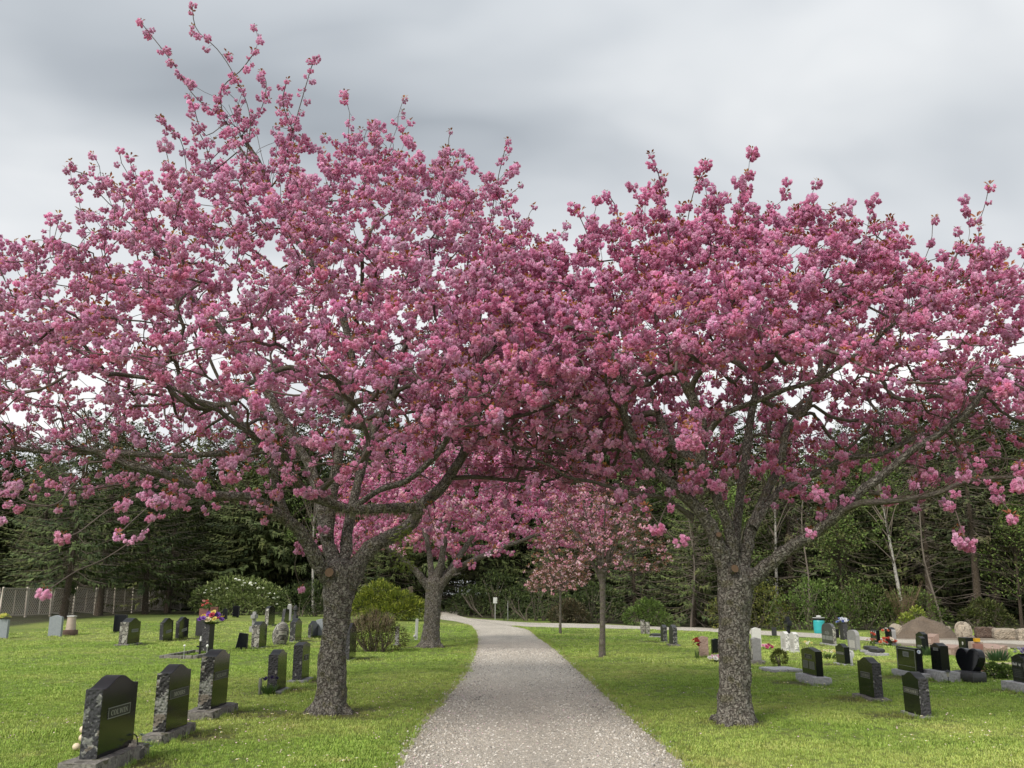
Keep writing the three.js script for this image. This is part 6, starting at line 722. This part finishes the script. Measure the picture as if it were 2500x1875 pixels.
  const pl = thing('pink_pillar', 'pink granite pillar of stacked blocks with a yellow box on top', 'monument', G(10.4, -20.9)); const pk = [0x9c6f66, 0xa5776c, 0x92665e].map((c) => mk({ color: c, roughness: 0.7 })), edge = mk({ map: speck(41, [0.68, 0.60, 0.55], [0.74, 0.67, 0.62], [0.55, 0.47, 0.44], 0.8), roughness: 0.8 }); part('back_slab', roughBox(0.3, 0.66, 0.14, { amp: 0.008 }), edge, pl).position.z = -0.1; for (let k = 0; k < 4; k++) { part('pink_block', roughBox(0.2, 0.14, 0.12, { amp: 0.003 }), pk[k % 3], pl).position.set(-0.02, 0.02 + k * 0.155, 0.02); part('joint', roughBox(0.215, 0.016, 0.115), edge, pl).position.set(-0.02, 0.004 + k * 0.155, 0.02); } part('yellow_box', box(0.11, 0.075, 0.09, -0.02, 0.66, 0), mk({ color: 0xe0aa1e, roughness: 0.6 }), pl);
  [[13.6, -26.2, 0.36, 'pinkish slant-topped stone behind the daffodil leaves, right one'], [14.5, -28.4, 0.34, 'pinkish slant-topped stone behind the daffodil leaves, middle one'], [13.3, -28.2, 0.32, 'pinkish slant-topped stone behind the daffodil leaves, left one'], [17.4, -38.6, 0.42, 'pinkish slant-topped stone before the dirt mound']].forEach(([x, z, h, l], i) => { const t = thing('slant_stone', l, 'headstone', G(x, z), -Math.PI / 2 + 0.3, 'pinkish slant-topped stones'), s = new THREE.Shape(); s.moveTo(0, -0.05); s.lineTo(0.3, -0.05); s.lineTo(0.3, h * 0.75); s.lineTo(0.06, h); s.lineTo(0, h); part('block', new THREE.ExtrudeGeometry(s, { depth: 0.5, bevelEnabled: true, bevelSize: 0.01, bevelThickness: 0.01, bevelSegments: 1 }).rotateY(-Math.PI / 2).translate(0.3, 0, 0), STONE.pinkstone2, t); part('plaque', roughBox(0.4, h * 0.4, 0.012).translate(0, h * 0.15, 0.31), edge, t); });
  [[11.6, -30.3, 'left one of two low dark markers on pale bases'], [10.8, -27.8, 'right one of two low dark markers on pale bases']].forEach(([x, z, l]) => { const t = thing('low_marker', l, 'grave marker', G(x, z), -Math.PI / 2 + 0.1, 'low dark markers'); part('base', roughBox(0.75, 0.1, 0.4, { amp: 0.004 }), STONE.granite, t); const s = part('dark_block', roughBox(0.6, 0.13, 0.28, { bevel: 0.03, amp: 0.003 }), STONE.charcoal, t); s.position.y = 0.1; });
  { const t = thing('low_marker', 'low dark marker beside the lichen-white stone posts', 'grave marker', G(6.07, -39.3), 0.1); part('dark_block', roughBox(0.5, 0.16, 0.4, { bevel: 0.03, amp: 0.004 }), STONE.charcoal, t); part('base', roughBox(0.58, 0.05, 0.48), STONE.granite, t); }
  // barrel
  const ba = thing('turquoise_barrel', 'turquoise plastic litter barrel with black lid beside the road', 'barrel', G(16.14, -49.0)), P2 = (a) => a.map((p) => new THREE.Vector2(...p)); part('drum', new THREE.LatheGeometry(P2([[0, 0], [0.24, 0], [0.27, 0.04], [0.285, 0.2], [0.29, 0.24], [0.28, 0.26], [0.295, 0.42], [0.285, 0.58], [0.295, 0.60], [0.28, 0.66], [0.25, 0.72], [0.24, 0.74]]), 28), mk({ color: 0x2f9fa3, roughness: 0.45 }), ba); part('lid', new THREE.LatheGeometry(P2([[0.25, 0.70], [0.295, 0.70], [0.30, 0.80], [0.28, 0.83], [0, 0.84]]), 28), mk({ color: 0x101216, roughness: 0.5 }), ba); part('rim', new THREE.TorusGeometry(0.295, 0.014, 8, 28).rotateX(Math.PI / 2).translate(0, 0.81, 0), mk({ color: 0xcfd2cf, roughness: 0.5 }), ba); part('white_bag', blob(0.14, 0.05, 0.12, 4, 0.3, 2).translate(0, 0.87, 0), STONE.white, ba);
  // dirt mound, boulders, cut blocks
  const mg = new Geo(), R = 44, C = 60; for (let j = 0; j <= R; j++) for (let i = 0; i <= C; i++) { const a = i / C * 6.2832, u = j / R, k = 1 + 0.22 * (vnoise(Math.cos(a) * 1.5 + 5, Math.sin(a) * 1.5 + 5) - 0.5), x = Math.cos(a) * u * 1.6 * k, z = Math.sin(a) * u * 1.3 * k, y = 0.92 * Math.pow(Math.cos(Math.min(1, u) * Math.PI / 2), 0.85) * (1 + 0.22 * Math.cos(a + 0.6) * u) + (fbm(x * 2.2, z * 2.2, 3, 5) - 0.5) * 0.34 * (1 - u * 0.6) + (fbm(x * 7, z * 7, 8, 3) - 0.5) * 0.09 - 0.05; mg.v(x, y, z, 0, 1, 0, x, z, mix3([0.105, 0.080, 0.058], [0.165, 0.130, 0.098], fbm(x * 3, z * 3, 1, 4))); } for (let j = 0; j < R; j++) for (let i = 0; i < C; i++) { const a = j * (C + 1) + i, b = a + C + 1; mg.i.push(a, a + 1, b, b, a + 1, b + 1); } const mgeo = mg.build(); mgeo.computeVertexNormals(); single('dirt_mound', 'big rounded heap of brown soil before the right wood', 'soil heap', G(19.6, -44.4), mgeo, mk({ vertexColors: true, roughness: 1, bumpMap: roughBump, bumpScale: 0.06 }));
  const rock = (a, b, s) => mk({ map: lichen(s, a, [b, [a[0] * 1.25, a[1] * 1.22, a[2] * 1.2]], 0.5), bumpMap: roughBump, bumpScale: 0.05, roughness: 0.95 }), rk = [rock([0.52, 0.485, 0.435], [0.62, 0.585, 0.53], 51), rock([0.30, 0.25, 0.22], [0.42, 0.37, 0.33], 52), rock([0.56, 0.525, 0.475], [0.44, 0.40, 0.355], 53)];
  [[22.4, -44.2, 0.9, 0.5, 1, 'dark brown cut stone block right of the standing boulder'], [22.65, -43.0, 0.92, 0.48, 0, 'tan cut stone block, second right of the standing boulder'], [23.15, -41.9, 0.95, 0.5, 2, 'tan cut stone block at the right picture edge'], [20.9, -45.4, 0.8, 0.5, 2, 'pale cut stone block half buried behind the dirt mound']].forEach(([x, z, w, h, m, l], i) => { single('stone_block', l, 'stone block', G(x, z), roughBox(w, h, 0.6, { amp: 0.045, bevel: 0.05, seed: i * 5 }), rk[m], 'cut stone blocks').rotation.y = -0.35; });
  [[18.3, -44.6, 0.42, 0.36, 0, 'rounded pale boulder at the left foot of the dirt mound'], [20.0, -41.4, 0.36, 0.5, 2, 'upright two-toned boulder behind the portrait headstone']].forEach(([x, z, rr, ry, m, l], i) => single('boulder', l, 'boulder', [x, ground(x, z) + ry * 0.7, z], blob(rr, ry, rr * 0.8, i * 9 + 2, 0.35), rk[m], 'boulders'));
  // signs and posts
  const sg = thing('notice_sign', 'small white notice board on a thin post at the path bend', 'sign', G(-1.11, -61.3)); part('post', new THREE.CylinderGeometry(0.025, 0.025, 1.35, 8).translate(0, 0.65, 0), mk({ color: 0xa9aaa6, roughness: 0.6 }), sg); part('board', box(0.26, 0.38, 0.02, 0, 1.05, 0.035), mk({ color: 0xb9bcb8, roughness: 0.7 }), sg);
  single('marker_pole', 'thin grey metal pole right of the white notice board', 'post', G(-0.27, -60.4), new THREE.CylinderGeometry(0.03, 0.03, 1.25, 8).translate(0, 0.6, 0), mk({ color: 0x8b8d8b, roughness: 0.5 }));
  const wp = thing('white_post', 'short square white post beside the distant cherry trunk', 'post', G(-3.59, -35.0)); part('shaft', roughBox(0.115, 0.78, 0.1), mk({ color: 0xc9cdc8, roughness: 0.6 }), wp).rotation.z = -0.03; part('tap', new THREE.SphereGeometry(0.05, 12, 8).translate(-0.05, 0.15, 0.07), STONE.white, wp);
  single('wooden_post', 'weathered wooden post behind the golden juniper', 'post', G(-7.0, -64), roughBox(0.3, 1.9, 0.25, { amp: 0.02 }), woodMat);
  // ironwork lantern by the rock-faced base
  const la = thing('garden_lantern', 'small dark lantern on a spike before the rock-faced granite base', 'lantern', G(8.5, -18.4)); part('spike', new THREE.CylinderGeometry(0.008, 0.004, 0.16, 6).translate(0, 0.06, 0), bk, la); part('glass_body', new THREE.CylinderGeometry(0.03, 0.022, 0.085, 6).translate(0, 0.17, 0), mk({ color: 0xa8a49b, roughness: 0.3 }), la); part('roof', new THREE.ConeGeometry(0.06, 0.05, 6).translate(0, 0.24, 0), bk, la);
}
// ------------------------------------------------------------------ flowers and ornaments on the graves
function bloomGeo(seed, petals = 8) { const r = rng(seed), g = new Geo(); for (const [n, an, L] of [[petals, 1.25, 1], [petals - 2, 0.75, 0.8], [3, 0.3, 0.6]]) for (let k = 0; k < n; k++) { const t = (k + r() * 0.5) / n * 6.283, d = V(Math.cos(t) * Math.sin(an), Math.cos(an), Math.sin(t) * Math.sin(an)), s = V(-Math.sin(t), 0, Math.cos(t)), b = 0.85 + 0.3 * r(), c = [b, b, b], tip = d.clone().multiplyScalar(L), m = d.clone().multiplyScalar(L * 0.6); g.tri(V(0, 0, 0), m.clone().addScaledVector(s, 0.4 * L), tip, c); g.tri(V(0, 0, 0), tip, m.clone().addScaledVector(s, -0.4 * L), c); } return g.build(); }
const BLOOM = [bloomGeo(1), bloomGeo(2, 6), bloomGeo(3, 9)], bloomMats = {};
const faded = (c) => { const k = new THREE.Color(c), g = (k.r + k.g + k.b) / 3; return k.setRGB(...[k.r, k.g, k.b].map((v) => lerp(v, g, 0.22) * 0.78)); };
const bloomMat = (c) => bloomMats[c] ??= new THREE.MeshPhysicalMaterial({ color: faded(c), vertexColors: true, roughness: 0.8, transmission: 0.25, thickness: 0, specularIntensity: 0.2 });
function bunch(name, label, pos, { n, rx, ry = 0.06, h, cols, size, seed, leaf = [0.09, 0.14, 0.035], blades = 24, bladeH }) {
  const r = rng(seed), t = thing(name, label, 'flowers', pos), g = new Geo(), bh = bladeH ?? h;
  for (let k = 0; k < blades; k++) { const a = r() * 6.283, d = rx * Math.sqrt(r()), b = V(Math.cos(a) * d * 0.5, 0, Math.sin(a) * d * 0.5), e = V(Math.cos(a) * d * 1.1, bh * (0.6 + 0.4 * r()), Math.sin(a) * d * 1.1), w = V(-Math.sin(a), 0, Math.cos(a)).multiplyScalar(0.008 + size * 0.15), q = 0.8 + 0.4 * r(), c = leaf.map((v) => v * q); g.tri(b.clone().sub(w), b.clone().add(w), b.clone().lerp(e, 0.6).add(w), c); g.tri(b.clone().sub(w), b.clone().lerp(e, 0.6).add(w), e, c); }
  part('leaves', g.build(), foliageMat, t, true);
  for (let k = 0; k < n; k++) { const a = k * 2.4, d = rx * Math.sqrt((k + 0.5) / n), m = part('bloom', BLOOM[k % 3], bloomMat(cols[k % cols.length]), t); m.position.set(Math.cos(a) * d, h + ry * (1 - (d / rx) ** 2) + (r() - 0.5) * ry * 0.5, Math.sin(a) * d * 0.8); m.rotation.set(Math.sin(a) * 0.5 + 0.3, r() * 6, -Math.cos(a) * 0.5); m.scale.setScalar(size * (0.8 + 0.4 * r())); }
  return t;
}
const stoneOf = (k) => STONES.find((s) => s.key === k), topOf = (k, dx = 0) => { const s = stoneOf(k); return [s.x + dx, s.g + s.bh + s.h + (s.shape === 'wave' ? s.w * 0.1 : 0.0), s.z]; }, by = (x, z) => G(x, z);
bunch('mixed_bouquet', 'large yellow, purple and pink artificial bouquet on the charcoal headstone', topOf('L16', 0.06), { n: 30, rx: 0.4, ry: 0.2, h: 0.1, cols: ['#f2d21c', '#7a3fb0', '#e0388a', '#f5df52', '#d93052', '#f6e7b0', '#a05ad0'], size: 0.105, seed: 1, blades: 50 });
bunch('yellow_saddle_flowers', 'yellow-green flowers on the pale headstone at the left picture edge', topOf('L26'), { n: 14, rx: 0.22, ry: 0.13, h: 0.06, cols: ['#e3e04a', '#f0ec7a', '#c2cf3a'], size: 0.08, seed: 2 });
bunch('orange_spray', 'spiky coral flower spray above the reddish headstone', topOf('L19', 0.05), { n: 7, rx: 0.3, ry: 0.25, h: 0.2, cols: ['#e0574a', '#f0a090', '#c83a3a'], size: 0.12, seed: 3 });
bunch('purple_tulips', 'purple tulips with green leaves at a black headstone end', [stoneOf('L4').x, 0, stoneOf('L4').z + stoneOf('L4').w / 2 + 0.22], { n: 9, rx: 0.17, ry: 0.04, h: 0.25, cols: ['#3d2f63', '#55407e', '#2c2450'], size: 0.035, seed: 4, leaf: [0.07, 0.13, 0.03], blades: 70, bladeH: 0.19 });
{ // glass vase by the tulips
  const s = stoneOf('L4'); single('grave_vase', 'small grey candle vase left of the purple tulips', 'vase', [s.x - 0.16, 0, s.z + s.w / 2 + 0.2], new THREE.LatheGeometry([[0, 0], [0.03, 0], [0.025, 0.1], [0.035, 0.14], [0.028, 0.26], [0.02, 0.27], [0, 0.27]].map((p) => new THREE.Vector2(...p)), 12), mk({ color: 0x6f716a, roughness: 0.3 }));
}
bunch('faded_roses', 'faded white and pink silk flowers behind the nearest black headstone', by(-4.05, -10.15), { n: 8, rx: 0.14, ry: 0.05, h: 0.1, cols: ['#e8d9c6', '#d9b3b0', '#efe6d4'], size: 0.06, seed: 5, leaf: [0.14, 0.10, 0.06] });
{ const t = thing('wire_hoop_stem', 'bent dark wire stem with pale leaves between the two nearest headstones', 'grave ornament', by(-4.12, -10.25)); part('wire', new Geo().tube(spline([V(-0.05, 0, 0), V(-0.04, 0.14, 0), V(0.03, 0.24, 0), V(0.1, 0.22, 0), V(0.13, 0.1, 0), V(0.2, 0.08, 0)], 0.02), Array(60).fill(0.007), 6, {}).build(), mk({ color: 0x20261c, roughness: 0.5 }), t); for (const [x, y, s] of [[0.16, 0.22, 1], [0.24, 0.17, 0.9], [0.26, 0.11, 0.7], [0.2, 0.13, 0.6]]) { const m = part('pale_leaf', BLOOM[1], bloomMat('#cfe0cc'), t); m.position.set(x, y, 0); m.scale.setScalar(0.045 * s); } }
{ const t = thing('pale_ornaments', 'pile of cream egg-shaped ornaments behind the nearest black headstone', 'grave ornament', by(-4.80, -10.6)); [[0, 0.06, 0.02], [0.05, 0.15, 0], [0.04, 0.235, -0.02], [0.09, 0.06, -0.07], [0.11, 0.14, -0.05]].forEach(([x, y, z]) => { const m = part('egg', new THREE.SphereGeometry(0.043, 14, 10).scale(1, 0.92, 1), mk({ color: 0xd9c9ae, roughness: 0.6 }), t); m.position.set(x, y, z); }); }
bunch('pale_rose_stem', 'pale yellow and pink rose with orange flowers left of the third black headstone', by(-4.3, -12.35), { n: 3, rx: 0.09, ry: 0.03, h: 0.27, cols: ['#efe6b0', '#d8b8c4', '#f1eccb'], size: 0.06, seed: 7 });
bunch('orange_flowers', 'small orange flowers at the foot of the third black headstone', by(-4.28, -12.2), { n: 9, rx: 0.1, ry: 0.03, h: 0.06, cols: ['#c8512e', '#d97a4a', '#b8402a'], size: 0.045, seed: 8 });
bunch('red_flowers', 'tall red artificial flowers left of the salmon pink headstone', by(5.0, -25.4), { n: 12, rx: 0.11, ry: 0.22, h: 0.3, cols: ['#b01a16', '#c8261c', '#8e1412'], size: 0.05, seed: 9, blades: 12 });
bunch('white_pink_flowers', 'white and pink silk flowers on the grass beside the right cherry trunk', by(5.25, -24.2), { n: 9, rx: 0.22, ry: 0.06, h: 0.07, cols: ['#f3ecea', '#efb9cc', '#f7f3ee', '#e8a3bd'], size: 0.095, seed: 10 });
bunch('crimson_flowers', 'crimson and pink flowers leaning on the right cherry trunk side', by(5.55, -24.3), { n: 7, rx: 0.13, ry: 0.1, h: 0.17, cols: ['#c02250', '#e05a86', '#a81a40'], size: 0.08, seed: 11 });
bunch('pink_flowers', 'pink flowers right of the right cherry trunk', by(8.6, -31.6), { n: 9, rx: 0.18, ry: 0.07, h: 0.08, cols: ['#e0568a', '#f3b0c6', '#d64a78'], size: 0.085, seed: 12 });
bunch('orange_heap', 'orange and red flowers heaped round the black and grey headstone', [stoneOf('R20').x - 0.3, stoneOf('R20').g, stoneOf('R20').z + 0.45], { n: 18, rx: 0.32, ry: 0.2, h: 0.12, cols: ['#d8502a', '#e87a3a', '#c83a22', '#f0e0c8'], size: 0.085, seed: 13 });
bunch('orange_saddle_flowers', 'orange and white flowers on top of the black and grey headstone', topOf('R20', -0.1), { n: 10, rx: 0.26, ry: 0.08, h: 0.0, cols: ['#e0602e', '#f2ece2', '#e8813f'], size: 0.08, seed: 23 });
bunch('red_balloon_flowers', 'red flower left of the heaped black and grey headstone', by(14.0, -36.3), { n: 4, rx: 0.08, ry: 0.05, h: 0.48, cols: ['#cf3a22', '#e0502e'], size: 0.09, seed: 14, blades: 8 });
bunch('coral_flowers', 'coral flowers before the headstone with three etched figures', [stoneOf('R19').x - 0.35, stoneOf('R19').g, stoneOf('R19').z + 0.5], { n: 7, rx: 0.22, ry: 0.05, h: 0.16, cols: ['#d8705a', '#e89a86'], size: 0.07, seed: 15 });
{ const p = by(15.1, -42.5), v = thing('dark_pedestal', 'narrow dark pedestal stone carrying blue flowers', 'headstone', p, -Math.PI / 2); part('slab', slabGeo(0.5, 0.72, 0.2, 'flat'), [STONE.charcoal, STONE.rough, STONE.charcoal], v); bunch('blue_flowers', 'blue and white flowers on the narrow dark pedestal', [p[0], p[1] + 0.7, p[2]], { n: 13, rx: 0.24, ry: 0.18, h: 0.06, cols: ['#7a90d8', '#dfe5f5', '#5a70c0', '#eef0f6'], size: 0.1, seed: 16 }); }
bunch('lilac_flowers', 'lilac flowers on the black headstone at the right picture edge', topOf('R10'), { n: 9, rx: 0.13, ry: 0.07, h: 0.03, cols: ['#b8a8d8', '#e6e0f0', '#9a86c4'], size: 0.05, seed: 17 });
bunch('daffodil_leaves', 'clump of dark green daffodil leaves in the edged bed', by(12.7, -24.6), { n: 5, rx: 0.42, ry: 0.02, h: 0.34, cols: ['#f0eccb'], size: 0.03, seed: 18, leaf: [0.05, 0.10, 0.04], blades: 160, bladeH: 0.36 });
bunch('daffodil_clump', 'smaller clump of green daffodil leaves behind the rock-faced base stone', by(12.2, -27.6), { n: 2, rx: 0.32, ry: 0.02, h: 0.3, cols: ['#f0eccb'], size: 0.03, seed: 28, leaf: [0.06, 0.11, 0.04], blades: 110, bladeH: 0.34 });
bunch('daffodil_row', 'row of pale yellow daffodils behind the two-plate black headstone', by(8.6, -25.6), { n: 24, rx: 0.5, ry: 0.02, h: 0.2, cols: ['#efe9a8', '#f4f0cf', '#e8dc7a'], size: 0.05, seed: 19, blades: 90, bladeH: 0.2 });
bunch('yellow_daffodils', 'few white and yellow daffodils right of the twin white headstones', by(9.3, -29.5), { n: 8, rx: 0.25, ry: 0.06, h: 0.28, cols: ['#f2f0d8', '#efe07a'], size: 0.05, seed: 20, blades: 26, bladeH: 0.26 });
{ const bed = thing('timber_edging', 'low curved timber edging of the daffodil bed', 'garden edging', by(12.0, -23.0)), w = mk({ color: 0xa89e8c, roughness: 0.9 }); for (let k = 0; k < 5; k++) { const a = -0.5 + k * 0.3, m = part('edging_board', roughBox(0.42, 0.09, 0.05, { amp: 0.004 }), w, bed); m.position.set(-0.75 + k * 0.39, -0.01, 0.12 * Math.cos(a * 2)); m.rotation.y = -a * 0.22; } }
{ const s = stoneOf('R4'); [[0.14, -0.12, 'left white angel figurine by the small black headstone'], [0.24, -0.2, 'right white angel figurine by the small black headstone']].forEach(([dx, dz, l], i) => { const t = thing('angel_figurine', l, 'figurine', by(s.x + dx, s.z + dz), 0, 'angel figurines'); part('robe', new THREE.LatheGeometry([[0.055, 0], [0.05, 0.08], [0.035, 0.18], [0.03, 0.22], [0, 0.225]].map((p) => new THREE.Vector2(...p)), 14), STONE.white, t); part('head', new THREE.SphereGeometry(0.03, 12, 10).translate(0, 0.25, 0), STONE.white, t); for (const q of [-1, 1]) part('wing', blob(0.05, 0.075, 0.014, 3 + q, 0.15, 2).translate(q * 0.055, 0.18, -0.03), STONE.white, t); t.scale.setScalar(i ? 1.25 : 1.0); }); }
renderer.render(scene, camera);
